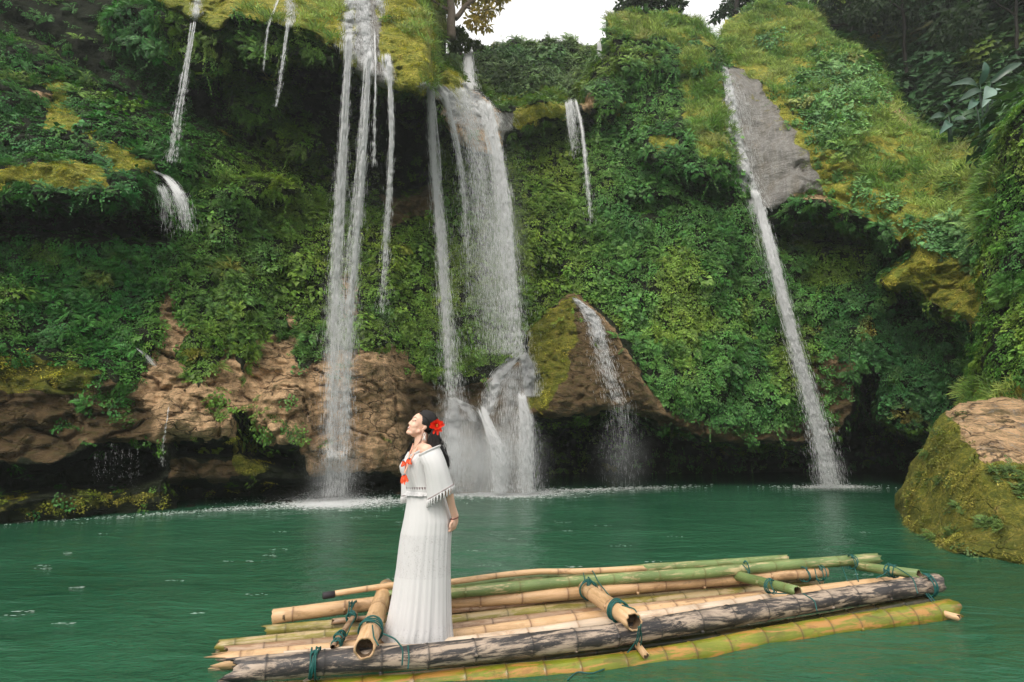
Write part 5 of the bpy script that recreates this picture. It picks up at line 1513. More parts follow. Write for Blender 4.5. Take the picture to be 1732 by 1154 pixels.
# raised far side
cane('pole', [(760, 1033, .10), (972, 1014, .10), (1150, 995, .11), (1376, 978, .12)], (5, 5), M['bam_grey'], label='thin brown pole under the raised far side')
cane('pole', [(461, 1044, .13), (631, 1022, .14), (762, 1018, .16), (970, 1003, .18), (1180, 984, .19), (1396, 966, .20)], (12, 9), M['bam_pale'], label='pale raised pole along the far side', ragged=(.005, .01))
cane('pole', [(640, 1010, .25), (762, 993, .27), (970, 975, .28), (1108, 960, .29), (1330, 946, .30)], (9, 7), M['bam_green'], label='green pole lashed on top, farther of two', spacing=.42, knot=.6)
cane('pole', [(662, 1014, .25), (761, 1002, .26), (940, 986, .27), (1180, 971, .28), (1330, 955, .29), (1484, 945, .30)], (10, 8.5), M['bam_green'], label='green pole lashed on top with a cut right end', spacing=.42, knot=.6, ragged=(.01, .03))
# cross bars
bar1, B1 = cane('crossbar', [(654, 994, .24), (616, 1096, .26)], (13, 18), M['bam_pale'], label='thick tan crossbar left of the woman', spacing=.5, ragged=(.01, .011), seg=20)
bar2, B2 = cane('crossbar', [(990, 995, .24), (1072, 1052, .27)], (12, 15), M['bam_pale'], label='ribbed tan crossbar in the middle', spacing=.45, ragged=(.01, .01), seg=20)
bar3, B3 = cane('crossbar', [(1236, 972, .22), (1350, 1001, .27)], (8, 8.5), M['bam_green'], label='short green crossbar', spacing=.3)
bar4, B4 = cane('crossbar', [(1440, 957, .23), (1556, 972, .29)], (7, 8), M['bam_green'], label='green crossbar at the right end', spacing=.3)
cane('stick', [(600, 1040, .14), (563, 1096, .17)], (5, 4.5), M['bam_grey'], spacing=.2, label='short stick wrapped in rope', seg=10, scar=False)
cane('stick', [(1078, 1092, .10), (1092, 1110, .06)], (6, 6), M['bam_pale'], label='cut stick end under the middle crossbar', spacing=.3, seg=12, scar=False)
cane('stick', [(1590, 1036, .06), (1622, 1045, .05)], (5, 6), M['bam_pale'], label='cut stick end at the right tip of the raft', spacing=.3, seg=12, scar=False)
cane('stick', [(510, 1160, .02), (530, 1146, .05)], (6, 6), M['bam_white'], label='cut stick end at the left bottom of the raft', spacing=.3, seg=12, scar=False)
cane('stick', [(562, 1051, .09), (650, 1042, .10)], (5, 4), M['bam_grey'], label='short thin stick under the raised pole', spacing=.3, seg=10, scar=False)
# a loose slender pole laid along the raft
pp, _ = cane('punt_pole', [(553, 1007, .30), (666, 990, .325), (762, 985, .345), (850, 972, .36), (906, 966, .365), (985, 966, .355), (1090, 962, .34)], (5, 5), M['bam_pale'], parent=None, spacing=.5, seg=12, scar=False, hollow=(False, False))
tag(pp, 'slender pale bamboo pole with a dark tip lying loose along the raft', 'pole')
mb = MB(); q0, q1 = at_z(552, 1007.2, .30), at_z(566, 1005.2, .302); mb.tube([q0 - (q1 - q0) * .45, q0 - (q1 - q0) * .3, q0, q1], [.024, .0285, .0285, .0285], 12)
tip = mb.build('pole_tip', simple_mat('dark_tip', (0.03, 0.025, 0.03), .6, .3, 60), None, origin=q0)
tip.parent = pp; tip.matrix_parent_inverse = (Matrix.Translation(pp.location) @ pp.rotation_euler.to_matrix().to_4x4()).inverted()

def rope(coils, tails=(), thick=0.0055):
    """coils: (px,py,z, axis vector, radius px, turns, spread); tails: lists of (px,py,z)"""
    mb = MB()
    for px, py, z, ax, rp, turns, spread in coils:
        c = at_z(px, py, z); ax = np.array(ax, float); ax /= np.linalg.norm(ax)
        r = rp / FPX * (c[1] * CP)
        u = np.cross(ax, [0, 0, 1.0]); u /= np.linalg.norm(u); w = np.cross(ax, u)
        for k in range(turns):
            a = np.linspace(0, 2 * math.pi, 26, endpoint=False)
            off = (k - (turns - 1) / 2) * spread + rng.normal(0, spread * .25)
            tilt = rng.normal(0, .018)
            rr = r + .004 + abs(rng.normal(0, .003)) + .003 * np.sin(a * 3 + k)
            mb.tube(c + ax * off + (rr * np.cos(a))[:, None] * u + (rr * np.sin(a))[:, None] * w + (tilt * np.cos(a + k))[:, None] * ax, thick * rnd(.8, 1.15), 6, closed=True)
        for k in range(max(1, turns // 2)):                   # the knot on top
            a = np.linspace(0, 2 * math.pi, 14, endpoint=False)
            kc = c + np.array([0, -r * .5, r * .85]) + rng.normal(0, .008, 3)
            e1, e2 = rng.normal(size=3), rng.normal(size=3); e1 /= np.linalg.norm(e1); e2 -= e1 * (e1 @ e2); e2 /= np.linalg.norm(e2)
            mb.tube(kc + .016 * (np.cos(a)[:, None] * e1 + np.sin(a)[:, None] * e2), thick, 5, closed=True)
    for tl in tails:
        p = np.array([at_z(*q) for q in tl]); t = np.linspace(0, 1, len(p)); tf = np.linspace(0, 1, len(p) * 5)
        p = np.stack([np.interp(tf, t, p[:, k]) for k in range(3)], -1)
        for _ in range(3): p[1:-1] = (p[:-2] + 2 * p[1:-1] + p[2:]) / 4
        mb.tube(p, thick * .9, 6)
    return mb.build('rope', M['rope'], raft)
ax1 = B1[1] - B1[0]; ax2 = B2[1] - B2[0]; ax3 = B3[1] - B3[0]; ax4 = B4[1] - B4[0]; axr = np.array([1.0, .19, 0])
rope([(627, 1066, .255, ax1, 17, 6, .016)], [[(648, 1072, .33), (668, 1080, .31), (682, 1098, .25), (680, 1126, .16)], [(630, 1058, .34), (632, 1078, .34), (640, 1092, .31)], [(690, 1092, .24), (692, 1112, .20), (690, 1132, .14)]])
rope([(651, 1003, .24, ax1, 13.5, 1, .01)])
rope([(595, 1032, .135, axr, 12, 4, .016), (594, 1044, .15, ax1, 6, 6, .010)], [[(600, 1046, .16), (592, 1062, .17), (586, 1076, .17)], [(592, 1020, .2), (588, 1040, .19)]])
rope([(574, 1078, .16, ax1, 6, 4, .02)])
rope([(569, 1090, .165, ax1, 6, 3, .014)])
rope([(532, 1122, .15, axr, 21, 5, .010)], [[(540, 1098, .25), (530, 1110, .24), (526, 1130, .20), (522, 1148, .12)]])
rope([(1046, 1034, .255, ax2, 15, 5, .018)], [[(1052, 1024, .33), (1074, 1030, .33), (1080, 1044, .30)], [(1084, 1056, .28), (1082, 1076, .18), (1076, 1092, .11)], [(1082, 1060, .27), (1086, 1080, .17), (1082, 1098, .08)], [(1080, 1060, .27), (1078, 1082, .17), (1062, 1104, .06), (1040, 1122, .01), (1022, 1132, .0)], [(1022, 1132, .005), (1000, 1140, .006), (976, 1136, .006), (960, 1150, .006)]])
rope([(995, 998, .25, ax2, 13, 4, .014)], [[(990, 985, .34), (986, 966, .34), (1002, 964, .36), (1012, 985, .33), (1034, 1012, .26)], [(996, 990, .33), (994, 974, .35), (1006, 990, .32)]])
rope([(1304, 992, .255, ax3, 9.5, 3, .014)], [[(1302, 984, .32), (1310, 1004, .29), (1330, 1004, .27)], [(1358, 1004, .3), (1378, 1016, .27), (1382, 1034, .2)]])
rope([(1262, 962, .285, axr, 10, 1, .01)], [[(1256, 955, .34), (1266, 966, .30), (1264, 975, .25)]])
rope([(1440, 951, .295, axr, 9.5, 3, .012)], [[(1424, 958, .25), (1434, 984, .15)], [(1446, 962, .25), (1452, 984, .15)]])
rope([(1386, 970, .20, axr, 10.5, 2, .02), (1360, 972, .20, axr, 10.5, 2, .012)], [[(1378, 962, .26), (1382, 980, .2), (1390, 992, .12)]])
rope([(1510, 966, .265, ax4, 9, 5, .012)], [[(1504, 955, .36), (1498, 970, .32), (1482, 978, .30)], [(1504, 955, .36), (1520, 962, .33), (1545, 978, .30), (1552, 1004, .2)], [(1502, 952, .37), (1505, 968, .33), (1494, 962, .34)]])
rope([(1568, 990, .19, axr, 17, 4, .013)], [[(1570, 1004, .15), (1584, 1020, .10), (1596, 1034, .07)], [(1566, 1004, .15), (1580, 1022, .10), (1590, 1032, .08)]])

# ------------------------------------------------------------------ the woman on the raft
YF = 4.52
PXM = 960 / (YF * CP)                                         # photo pixels per metre at her distance, about
def W(px, py, dy=0.0): return at(px, py, YF + dy)
foot = W(712, 1078)
woman = empty('person', foot, 'woman in a long white off shoulder dress, head tilted back, standing on the raft', 'person')
A_YAW, A_PITCH = math.radians(22), math.radians(25)
f0 = np.array([-math.cos(A_YAW), -math.sin(A_YAW), 0]); lf = np.array([math.sin(A_YAW), -math.cos(A_YAW), 0]); zz = np.array([0, 0, 1.0])
fh = f0 * math.cos(A_PITCH) + zz * math.sin(A_PITCH); uh = zz * math.cos(A_PITCH) - f0 * math.sin(A_PITCH)
HB = np.stack([fh, lf, uh], 1)
HC, HS = W(713.5, 719.5), 0.95
def H(x, y, z): return HC + HS * (HB @ np.array([x, y, z], float))
M['skin'] = simple_mat('skin', (0.74, 0.46, 0.34), 0.48, 0.05, 40, 0.4, 0, 0.12)
M['hair'] = simple_mat('black_hair', (0.010, 0.008, 0.008), 0.55, 0.3, 90, 0.35)
M['lip'] = simple_mat('lip', (0.55, 0.19, 0.16), 0.4, .1, 60)
M['tooth'] = simple_mat('teeth', (0.80, 0.76, 0.70), 0.3, .03, 60)
M['lash'] = simple_mat('eyelash', (0.03, 0.02, 0.018), 0.6, .1, 60)

def cloth_mat(name, color, lace=False):
    m, nt, out = new_mat(name); N = NT(nt)
    v = N.coord(); n1 = N.noise(v, 260, 2); n2 = N.noise(N.coord((1, 1, .12)), 70, 3)
    h = N.math('ADD', n1, N.math('MULTIPLY', n2, 1.5))
    c = N.mix(n1, tuple(x * .94 for x in color), color)
    if lace:
        vo = N.n('ShaderNodeTexVoronoi'); vo.inputs['Scale'].default_value = 95; N.l(v, vo.inputs['Vector'])
        hole = N.ramp(vo.outputs['Distance'], [(0.22, (1, 1, 1)), (0.40, (0, 0, 0))])
        nz = N.ramp(N.noise(v, 16, 3, .6, 1.5), [(0.42, (0, 0, 0)), (0.56, (1, 1, 1))])
        k = N.math('MULTIPLY', hole, nz)
        c = N.mix(N.math('MULTIPLY', k, 0.6), c, (0.30, 0.28, 0.27))
        h = N.math('SUBTRACT', h, N.math('MULTIPLY', k, 3.0))
    b = N.bsdf(c, 0.85, N.bump(h, .30 if lace else .14, .003), .1)
    b.inputs['Sheen Weight'].default_value = .15
    N.l(b.outputs[0], out.inputs[0])
    return m
M['cloth'] = cloth_mat('white_cotton', (0.62, 0.61, 0.607))
M['lace'] = cloth_mat('white_lace', (0.60, 0.59, 0.59), True)

def remesh(name, mb, voxel, mat, parent, smooth=2):
    o = mb.build(name, mat, parent)
    md = o.modifiers.new('r', 'REMESH'); md.mode = 'VOXEL'; md.voxel_size = voxel; md.use_smooth_shade = True
    if smooth:
        s = o.modifiers.new('s', 'SMOOTH'); s.factor = .5; s.iterations = smooth
    dg = bpy.context.evaluated_depsgraph_get()
    me = bpy.data.meshes.new_from_object(o.evaluated_get(dg))
    o.modifiers.clear(); o.data = me
    if not me.materials: me.materials.append(mat)
    me.polygons.foreach_set('use_smooth', np.ones(len(me.polygons), bool))
    return o

def build_body():
    mb = MB()
    E = lambda c, r: mb.ell(H(*c), np.array(r) * HS, HB, 24, 16)
    E((-.018, 0, .032), (.098, .074, .088)); E((.030, 0, .020), (.064, .062, .072)); E((.028, 0, -.045), (.060, .054, .072))
    E((.072, 0, -.098), (.022, .026, .020)); E((.066, 0, -.078), (.024, .030, .026)); E((-.002, 0, -.070), (.055, .050, .036))
    mb.cap(H(.082, 0, .018), H(.0985, 0, -.028), .0095 * HS, .0105 * HS); E((.0985, 0, -.031), (.0110, .0115, .0095)); E((.078, 0, -.010), (.016, .020, .040))
    for s in (-1, 1):
        E((.093, .012 * s, -.037), (.010, .009, .008)); E((.058, .034 * s, -.036), (.033, .031, .032)); E((.045, .040 * s, -.060), (.030, .022, .034)); E((.070, .020 * s, -.060), (.020, .018, .030))
        mb.cap(H(.083, .012 * s, .028), H(.063, .046 * s, .026), .012 * HS, .010 * HS)
        E((.076, .028 * s, .006), (.016, .024, .018)); E((.066, .030 * s, -.014), (.022, .026, .02)); E((-.018, .072 * s, -.012), (.015, .009, .025)); mb.cap(H(-.012, .071 * s, -.030), H(.000, .069 * s, -.036), .007, .005)
        mb.cap(H(.010, .052 * s, -.060), H(.060, .026 * s, -.098), .018 * HS, .016 * HS)
    mb.cap(H(.083, 0, -.056), H(.075, .022, -.053), .012 * HS, .008 * HS); mb.cap(H(.083, 0, -.056), H(.075, -.022, -.053), .012 * HS, .008 * HS)
    
    neck, chest, waist, hip = W(712, 757), W(711, 786), W(716, 832), W(722, 872)
    mb.cap(H(-.025, 0, -.055), neck, .052, .056)
    BB = np.stack([f0, lf, zz], 1)
    B_ = lambda c, r: mb.ell(c, r, BB, 24, 14)
    B_(W(713, 772), (.085, .155, .075)); B_(chest, (.105, .135, .12)); B_(W(713, 810), (.10, .125, .12)); B_(waist, (.095, .12, .10)); B_(hip, (.11, .12, .13)); B_(W(722, 895), (.105, .112, .12))
    for s in (-1, 1):
        B_(chest + f0 * .075 + lf * .06 * s + zz * -.01, (.055, .055, .058))
        sh = W(713, 763) + lf * .165 * s + zz * .005
        mb.cap(neck - zz * .005, sh, .045, .052)
        mb.cap(neck + f0 * .03 - zz * .035, sh + f0 * .01 - zz * .01, .020, .022)      # collar bone
        if s == 1: el, wr = W(756.5, 822, -.16), W(768.5, 874, -.06)
        else: el, wr = W(752, 824, .20), W(771, 872, .05)
        mb.cap(sh, el, .047, .037); mb.cap(el, wr, .036, .023)
        # hand: palm, four fingers and a thumb, clasped behind her back
        d = np.array([-.10, .06 * s, -1.0]); d /= np.linalg.norm(d)
        wd = np.array([.35, .92, .06 * s]); wd -= d * (wd @ d); wd /= np.linalg.norm(wd)
        pn = np.cross(wd, d) * 1.0
        pc = wr + d * .045
        mb.ell(pc, (.021, .037, .047), np.stack([pn, wd, -d], 1), 16, 12)
        for k, (o_, l_) in enumerate(((-.028, .060), (-.009, .068), (.010, .064), (.028, .050))):
            b0 = pc + d * .036 + wd * o_; cu = -pn if pn[0] > 0 else pn
            b1 = b0 + (d * .85 + cu * .35) * l_ * .42; b2 = b1 + (d * .30 + cu * .95) * l_ * .34; b3 = b2 + (-d * .5 + cu * .7) * l_ * .26
            mb.cap(b0 - d * .012, b1, .0088, .0082, 8); mb.cap(b1, b2, .0082, .0076, 8); mb.cap(b2, b3, .0076, .0066, 8)
        t0 = pc - d * .022 - wd * .030; t1 = t0 - wd * .022 + d * .024; t2 = t1 - wd * .004 + d * .026
        mb.cap(t0 + wd * .01, t1, .011, .010, 8); mb.cap(t1, t2, .0095, .008, 8)
        lg = hip + lf * .085 * s
        kn = W(716, 968) + lf * .08 * s; an = W(714, 1062) + lf * .07 * s
        mb.cap(lg, kn, .082, .052); mb.cap(kn, an, .050, .034)
        mb.cap(an - zz * .025, an + f0 * .13 - zz * .045, .034, .022); mb.cap(an - f0 * .02 - zz * .035, an + f0 * .05 - zz * .042, .03, .028)
    return remesh('body', mb, .0040, M['skin'], woman, 7)
BODY = build_body()
BASE = world_loc(woman)
def snap(p, lift=0.0005):
    ok, loc, nrm, _ = BODY.closest_point_on_mesh(Vector(p) - BASE)
    return np.array(loc + nrm * lift + BASE)

def arc(pts, r, name, mat, seg=6):
    mb = MB(); mb.tube([H(*p) for p in pts], r, seg); return mb
for s in (-1, 1):                                             # closed eyes, brows
    mb = MB()
    mb.tube([snap(H(*q)) for q in ((.0895, .015 * s, .002), (.0895, .021 * s, -.003), (.086, .029 * s, -.0045), (.081, .037 * s, -.002), (.075, .044 * s, .003), (.069, .050 * s, .008))], np.array([.0010, .0019, .0022, .0024, .0022, .001]) * 1.15, 6)
    mb.build('eyelash', M['lash'], woman)
    mb = MB()
    mb.tube([snap(H(*q), 0) for q in ((.0985, .013 * s, .026), (.095, .024 * s, .032), (.088, .035 * s, .034), (.080, .044 * s, .031), (.072, .052 * s, .025))], np.array([.0014, .0022, .0022, .0018, .0008]), 6)
    mb.build('eyebrow', M['lash'], woman)
mb = MB()                                                     # an open smile
mo = [(.076, -.030, -.050), (.083, -.022, -.055), (.090, -.011, -.059), (.0945, 0, -.0595), (.090, .011, -.059), (.083, .022, -.055), (.076, .030, -.050)]
ml = [(.076, -.030, -.050), (.080, -.022, -.064), (.0855, -.011, -.0715), (.0895, 0, -.0735), (.0855, .011, -.0715), (.080, .022, -.064), (.076, .030, -.050)]
mt = [(.076, -.027, -.0525), (.082, -.020, -.0595), (.088, -.010, -.065), (.092, 0, -.0665), (.088, .010, -.065), (.082, .020, -.0595), (.076, .027, -.0525)]
lw = np.array([.0012, .0026, .0032, .0034, .0032, .0026, .0012])
mb.tube([snap(H(*q)) for q in mo], lw, 7); mb.tube([snap(H(*q)) for q in ml], lw * 1.15, 7)
mb.build('lips', M['lip'], woman)
mb = MB(); mb.tube([snap(H(*q), .0008) for q in mt], np.array([.001, .0035, .0050, .0054, .0050, .0035, .001]), 7)
mb.build('teeth', M['tooth'], woman)

def build_hair():
    mb = MB()
    # scalp
    bm = MB(); bm.ell((-.020, 0, .034), (.105, .083, .096), None, 120, 80)
    V = bm.v[0]; F = bm.f
    front = lambda v: v[0] < .052 - .35 * max(0, .085 - v[2]) + .003 * math.sin(v[1] * 130)
    keepv = np.array([front(v) and v[2] > -.055 and not (v[2] < .0 and v[0] > -.02) for v in V])
    FF = [f for f in F if all(keepv[i] for i in f)]
    mb.add([H(*v) for v in V], FF)
    down = -zz
    def run(pts, r):
        p = np.array(pts); t = np.linspace(0, 1, len(p)); tf = np.linspace(0, 1, 22)
        q = np.stack([np.interp(tf, t, p[:, k]) for k in range(3)], -1)
        for _ in range(4): q[1:-1] = (q[:-2] + 2 * q[1:-1] + q[2:]) / 4
        hq = ((q - HC) / HS) @ HB - np.array([-.020, 0, .034]); rad = np.linalg.norm(hq / np.array([.105, .083, .096]), axis=1)
        lift = 1.012 + .04 * rng.random()
        fix = (rad < lift) & (hq[:, 2] > -.075)
        hq[fix] *= (lift / rad[fix])[:, None]
        q[fix] = HC + HS * ((hq[fix] + np.array([-.020, 0, .034])) @ HB.T)
        rr = r * np.interp(tf, [0, .1, .8, 1], [.6, 1, .9, .15])
        mb.tube(q, rr, 5, cap=False)
    def shell(x, y, z, k=1.03):
        d = np.array([x, y, z]); d = d / np.linalg.norm(d)
        return H(-.020 + .105 * k * d[0], .083 * k * d[1], .034 + .096 * k * d[2])
    for k in range(1100):
        l = rng.uniform(-1, 1); ab = abs(l); sg = 1 if l > 0 else -1
        kk = 1.015 + .045 * rng.random()
        if rng.random() < .5: s0 = shell(rnd(-.5, .62), .05 * sg, .8, kk)
        else: s0 = shell(rnd(.50, .66), rnd(.1, .55) * sg, rnd(.62, .8), kk)
        a = shell(.15 - .35 * rng.random(), (.25 + .7 * ab) * sg, .55, kk + .01)
        b = shell(-.62 - .2 * (1 - ab), (.15 + .75 * ab) * sg, -.12 + .25 * (1 - ab), kk + .03)
        if rng.random() < .42:
            s0 = shell(rnd(.40, .70), rnd(.3, .8) * sg, rnd(.30, .75), kk); a = shell(rnd(-.2, .15), .95 * sg, rnd(.10, .5), kk + .01); b = shell(-.70, .70 * sg, rnd(-.25, .1), kk + .03)
        if l > -.3 or rng.random() < .2:                    # falls down her back
            c = W(rnd(718, 743) if l > .1 else rnd(728, 742), 748, .03 - .09 * l); e_py = rnd(772, 794)
            d = W(748 + 3.4 * rng.normal(), 768, .02 - .10 * l); e = W(755 + 3.0 * rng.normal(), e_py, .02 - .10 * l)
            run([s0, a, b, b * .5 + c * .5 + np.array([.008, 0, 0]), c, d, e], .0033)
        else:                                                 # sweeps over the far shoulder
            c = W(701 + 2.5 * rng.normal(), 747, .11); d = W(694 + 3 * rng.normal(), 763, .15); e = W(685 + 5 * rng.normal(), rnd(774, 790), .17)
            run([s0, a, b, H(-.05, .07 * l, -.05), c, d, e], .0033)
    for k in range(26):                                       # loose thin wisps
        b = H(-.11, rnd(-.04, .05), rnd(-.03, .02)); c = W(745 + 4 * rng.normal(), 752, 0); e = W(754 + 4 * rng.normal(), rnd(765, 786), rnd(-.05, .08))
        run([b, b * .4 + c * .6 + np.array([.02, 0, 0]), c + np.array([.02, 0, 0]), e], .0012)
    for k in range(4):
        run([H(-.04, .075, .0), H(-.03, .074, -.03), H(-.02, .066, -.06), W(713 + rng.normal(), 745, -.06), W(706 + 2 * rng.normal(), 752, -.06), W(703 + 2 * rng.normal(), 760, -.08)], .0010)
    return mb.build('hair', M['hair'], woman)
build_hair()

def loft(name, rings, mat, n=96, parent=woman, thick=None, cap=False):
    """rings: (centre, axis1, r1, axis2, r2, pleats, amplitude, phase, lift function)"""
    V, F = [], []
    a = np.linspace(0, 2 * math.pi, n, endpoint=False)
    for c, e1, r1, e2, r2, pl, amp, ph, lift in rings:
        q = np.stack([np.cos(a) * pl / 5.5, np.sin(a) * pl / 5.5, np.full(n, (np.asarray(c)[2]) * 1.1 + ph * .15)], -1)
        k = 1 + .72 * amp * (1.9 * noise3(q, 401) + 1.3 * noise3(q * 2.1, 402) + .5 * np.sin(pl * a + ph + 1.3 * np.sin(3 * a + ph)))
        p = np.asarray(c) + (k * r1 * np.cos(a))[:, None] * e1 + (k * r2 * np.sin(a))[:, None] * e2
        if lift is not None: p = p + lift(a)[:, None] * zz
        V.append(p)
    m = len(rings)
    for i in range(m - 1):
        for j in range(n): F.append((i * n + j, i * n + (j + 1) % n, (i + 1) * n + (j + 1) % n, (i + 1) * n + j))
    return mesh_obj(name, np.concatenate(V), F, mat, parent)

ex, ey = np.array([1.0, 0, 0]), np.array([0, 1.0, 0])
# skirt, read off her outline: (py, left, right)
outl = np.array([(830, 690, 750), (838, 690, 752), (852, 688.5, 757), (880, 684, 763), (900, 680, 762.5), (930, 676, 761), (961, 672.7, 760), (1010, 665.5, 760), (1051, 658, 760.5), (1066, 652, 761), (1080, 650, 762)])
def skirt_ring(py, grow=0, pl=22, amp=.012, ph=0.0, dx=0):
    l, r = np.interp(py, outl[:, 0], outl[:, 1]), np.interp(py, outl[:, 0], outl[:, 2])
    c = W((l + r) / 2, py, .0); rx = (r - l) / 2 / PXM + grow
    return (c, ex, rx, ey, rx * np.interp(py, [830, 900, 1080], [.95, .92, .80]), pl, amp, ph, None)
def tier(name, py0, py1, grow0, grow1, pl, amp0, amp1, mat, ph=0.0, n=26):
    R = []
    for i in range(n):
        t = i / (n - 1); py = py0 + (py1 - py0) * t
        R.append(skirt_ring(py, grow0 + (grow1 - grow0) * t, pl, amp0 + (amp1 - amp0) * t, ph))
    return loft(name, R, mat, 190)
tier('skirt', 826, 906, 0, .0, 32, .006, .013, M['cloth'])
tier('lace_band', 900, 972, .0008, .0008, 32, .0125, .0165, M['lace'])
tier('skirt_tier', 971, 1053, .0012, .001, 32, .0165, .021, M['cloth'])
tier('hem_flounce', 1050, 1079, .0022, .004, 32, .021, .032, M['lace'], 0, 14)

def bodice():
    rows = [(773, 716, .100, .178), (775, 714.5, .114, .176), (780, 711, .138, .165), (788, 708.5, .148, .160), (798, 709, .142, .155), (808, 711, .128, .148), (818, 712.5, .120, .143), (828, 714.5, .118, .142)]
    R = []
    for k, (py, cx, af, al) in enumerate(rows):
        top = max(0, 1 - k / 3.0)
        R.append((W(cx, py), f0, af, lf, al, 41, .010 if k else .02, .3 * k, (lambda a, t=top: .055 * t * np.abs(np.sin(a)) ** 1.6)))
    b = loft('blouse', R, M['cloth'], 180)
    R = []
    for k, (dpy, g) in enumerate(((0, .002), (-1.5, .007), (-3.2, .010), (-4.2, .006))):
        R.append((W(716, 773 + dpy), f0, .100 + g, lf, .178 + g, 47, .008 + .004 * k, .2 * k, lambda a: .055 * np.abs(np.sin(a)) ** 1.6))
    loft('neck_ruffle', R, M['cloth'], 190, b)
    R = [(W(714.5, 819), f0, .121, lf, .145, 11, .0, 0, None), (W(714.5, 829), f0, .121, lf, .145, 11, 0, 0, None)]
    loft('waist_band', R, M['cloth'], 96, b)
    R = [(W(714, 829 + 1.2 * k), f0, .119 + .003 * k, lf, .143 + .003 * k, 29, .008 * k, .3 * k, None) for k in range(7)]
    loft('peplum', R, M['lace'], 160, b)
    mb = MB()                                                 # small dark openings of the waist trim
    for a in np.arange(0, 2 * math.pi, .16):
        nrm = f0 * math.cos(a) / .121 + lf * math.sin(a) / .145; nrm /= np.linalg.norm(nrm)
        p = W(714.5, 824) + f0 * .1215 * math.cos(a) + lf * .1455 * math.sin(a)
        t = np.cross(zz, nrm)
        mb.add([p + t * .007 + zz * .010, p - t * .007 + zz * .010, p - zz * .012 + t * .003, p + nrm * .002], [(0, 1, 3), (1, 2, 3), (2, 0, 3)])
    mb.build('waist_trim', simple_mat('plum_trim', (0.10, 0.045, 0.05), .8), b)
    for s in (1, -1):
        if s == 1: rows = [(764.5, 726.5, 16.0, -.125, .095), (770, 728.5, 18.5, -.14, .098), (784, 735, 18.0, -.16, .095), (805, 740.5, 18.5, -.165, .09), (824, 743.5, 19.5, -.15, .090), (835, 745.5, 20.8, -.145, .094)]
        else: rows = [(764, 699, 9, .155, .05), (772, 696, 11, .165, .065), (790, 693, 12, .17, .075), (812, 692, 13, .17, .08), (838, 692.5, 13.5, .16, .085)]
        R = []
        for k, (py, cx, hw, dy, ry) in enumerate(rows):
            til = .055 * (k / (len(rows) - 1)) ** 2 * (1 if s == 1 else .3) + (max(0, .036 - .014 * k) if s == 1 else 0)
            R.append((W(cx, py, dy), ex, hw / PXM, ey, ry, 13, .012 + .006 * k, .25 * k, lambda a, t=til: t * np.cos(a)))
        sl = loft('sleeve', R, M['cloth'], 110, b)
        if s == 1:
            c, _, rx, _, ry, _, _, _, lift = R[0]
            loft('sleeve_ruffle', [(c + zz * dz, ex, rx + g, ey, ry + g, 47, .014, .4 * q, lift) for q, (dz, g) in enumerate(((-.004, .001), (.006, .008), (.014, .010), (.018, .004)))], M['cloth'], 150, sl)
        c, _, rx, _, ry, _, _, _, lift = R[-1]
        mb = MB(); n = 26
        for k in range(n):                                    # fringe of tassels
            a = 2 * math.pi * k / n
            p = c + ex * rx * math.cos(a) * 1.02 + ey * ry * math.sin(a) * 1.02 + zz * float(lift(np.array([a]))[0])
            mb.tube([p + zz * .006, p - zz * .012, p - zz * .020, p - zz * .045], [.004, .0075, .0045, .0085], 7)
        mb.build('tassel_fringe', M['cloth'], sl)
        mb = MB(); a = np.linspace(0, 2 * math.pi, 60, endpoint=False)
        mb.tube(c + (rx * 1.012 * np.cos(a))[:, None] * ex + (ry * 1.012 * np.sin(a))[:, None] * ey + (lift(a) + .014)[:, None] * zz, .003, 5, closed=True)
        mb.build('hem_trim', simple_mat('grey_trim', (0.30, 0.22, 0.22), .8), sl)
bodice()

# red flower in her hair, earring, necklace of red petals, bracelet
M['red'] = simple_mat('red_petal', (0.78, 0.035, 0.012), .5, .25, 50, .3)
M['orange'] = simple_mat('orange_petal', (0.85, 0.10, 0.03), .5, .25, 50, .3)
def petal(mb, c, d, n_, L, Wd, curl=.3):
    d = d / np.linalg.norm(d); n_ = n_ - d * (n_ @ d); n_ = n_ / (np.linalg.norm(n_) + 1e-9); s = np.cross(d, n_)
    V, F = [], []
    for i in range(5):
        t = i / 4; w = Wd * math.sin(math.pi * (.12 + .80 * t)) ** .7
        for u in (-1, 0, 1): V.append(c + d * L * t + n_ * (curl * L * t * t + .18 * w * u * u) + s * u * w / 2)
    for i in range(4):
        for k in range(2): F.append((i * 3 + k, i * 3 + k + 1, i * 3 + 4 + k, i * 3 + 3 + k))
    mb.add(V, F)
mb = MB(); fc = W(737.5, 720.5, -.105); fn = np.array([.35, -.9, .15]); fn /= np.linalg.norm(fn)
t1 = np.cross(fn, zz); t1 /= np.linalg.norm(t1); t2 = np.cross(t1, fn)
for ring, (cnt, L, Wd, open_) in enumerate(((7, .022, .022, .35), (10, .034, .028, .8), (13, .044, .032, 1.5), (13, .047, .034, 2.6))):
    for k in range(cnt):
        a = 2 * math.pi * k / cnt + ring * .4 + rng.normal(0, .12)
        d = (t1 * math.cos(a) + t2 * math.sin(a)) * open_ + fn * 1.0
        petal(mb, fc, d, fn, 1.2 * L * rnd(.8, 1.2), Wd * rnd(.9, 1.3), rnd(-.1, .35))
for k in range(3): petal(mb, fc - zz * .035 + rng.normal(0, .008, 3), np.array([rnd(-.4, .3), -.3, -1.0]), fn, .035, .02)
fl = mb.build('flower', M['red'], woman)
mb = MB()
for k in range(9): mb.ell(fc + fn * .022 + rng.normal(0, .008, 3), (.003, .003, .003), None, 6, 4)
mb.build('stamen', simple_mat('yellow_stamen', (0.8, 0.5, 0.08), .6), fl)
mb = MB(); p = W(718, 731.5, -.075)
mb.tube([p, p - zz * .010], .0016, 5); a = np.linspace(0, 2 * math.pi, 14, endpoint=False)
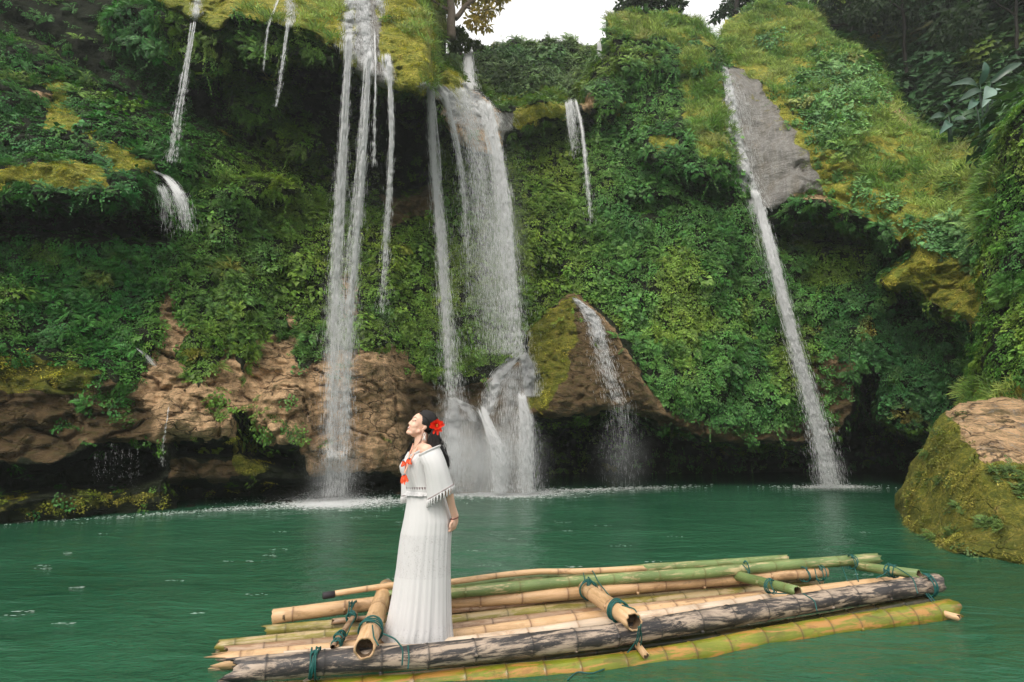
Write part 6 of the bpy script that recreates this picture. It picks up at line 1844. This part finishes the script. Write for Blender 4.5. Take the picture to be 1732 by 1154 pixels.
mb.tube(p - zz * .019 + .009 * (np.cos(a)[:, None] * ex + np.sin(a)[:, None] * zz), .0028, 5, closed=True)
for k in range(16): mb.tube([p - zz * .028 + rng.normal(0, .001, 3), p - zz * .062 + np.array([rng.normal(0, .007), rng.normal(0, .005), 0])], .0022, 4)
mb.build('earring', simple_mat('white_tassel', (0.75, 0.73, 0.70), .6), woman)
mb = MB(); cord = [W(709, 752, -.07), W(703, 762, -.10), W(697, 773, -.14), W(691, 784, -.17), W(685.5, 798, -.19), W(683.5, 806, -.19)]
mb.tube(cord, .0055, 7); mb.tube([W(699, 750, .03), W(695, 762, 0), W(691, 772, -.06), W(687, 784, -.12), W(684, 800, -.16)], .004, 7)
nk = mb.build('necklace', simple_mat('peach_cord', (0.80, 0.42, 0.30), .6, .3, 300), woman)
def feathers(c, n, L, spread):
    mb = MB()
    for k in range(int(n * 2)): petal(mb, c + rng.normal(0, .004, 3), np.array([rnd(-spread, spread * 1.3), rnd(-.6, .1), -1.0]), np.array([rnd(-.6, .6), -1.0, 0.1]), L * rnd(.5, 1.15), rnd(.009, .020), rnd(-.2, .3))
    q = mb.build('red_petals', M['orange'], nk)
    mb = MB(); mb.ell(c + np.array([0, -.008, .004]), (.008, .008, .007), None, 10, 7); mb.build('bead', simple_mat('grey_bead', (.18, .22, .24), .4), q)
feathers(W(692.5, 776, -.17), 8, .048, .5); feathers(W(682.5, 780, -.155), 8, .046, .4); feathers(W(684, 803.5, -.205), 13, .068, .6)
mb = MB(); a = np.linspace(0, 2 * math.pi, 24, endpoint=False); wc = W(768.5, 877, -.058)
mb.tube(wc + (.030 * np.cos(a))[:, None] * ex + (.030 * np.sin(a))[:, None] * ey + (.006 * np.cos(a))[:, None] * zz, .004, 6, closed=True)
mb.build('bracelet', simple_mat('dark_red_bead', (0.14, 0.02, 0.02), .4), woman)

# ------------------------------------------------------------------ damp air in the gorge
def haze():
    x, y, z0, z1 = 156, 156, -1.2, 40.0
    V = [(sx * x, sy * y, z) for z in (z0, z1) for sx, sy in ((-1, -1), (1, -1), (1, 1), (-1, 1))]
    F = [(3, 2, 1, 0), (4, 5, 6, 7), (0, 1, 5, 4), (1, 2, 6, 5), (2, 3, 7, 6), (3, 0, 4, 7)]
    m, nt, out = new_mat('haze'); N = NT(nt)
    vol = N.n('ShaderNodeVolumePrincipled')
    vol.inputs['Color'].default_value = (0.93, 0.96, 0.97, 1); vol.inputs['Density'].default_value = 0.0011
    vol.inputs['Anisotropy'].default_value = 0.25
    N.l(vol.outputs[0], out.inputs['Volume'])
    tag(mesh_obj('haze', V, F, m, None, False), 'thin pale damp air filling the gorge', 'haze', kind='stuff')
haze()
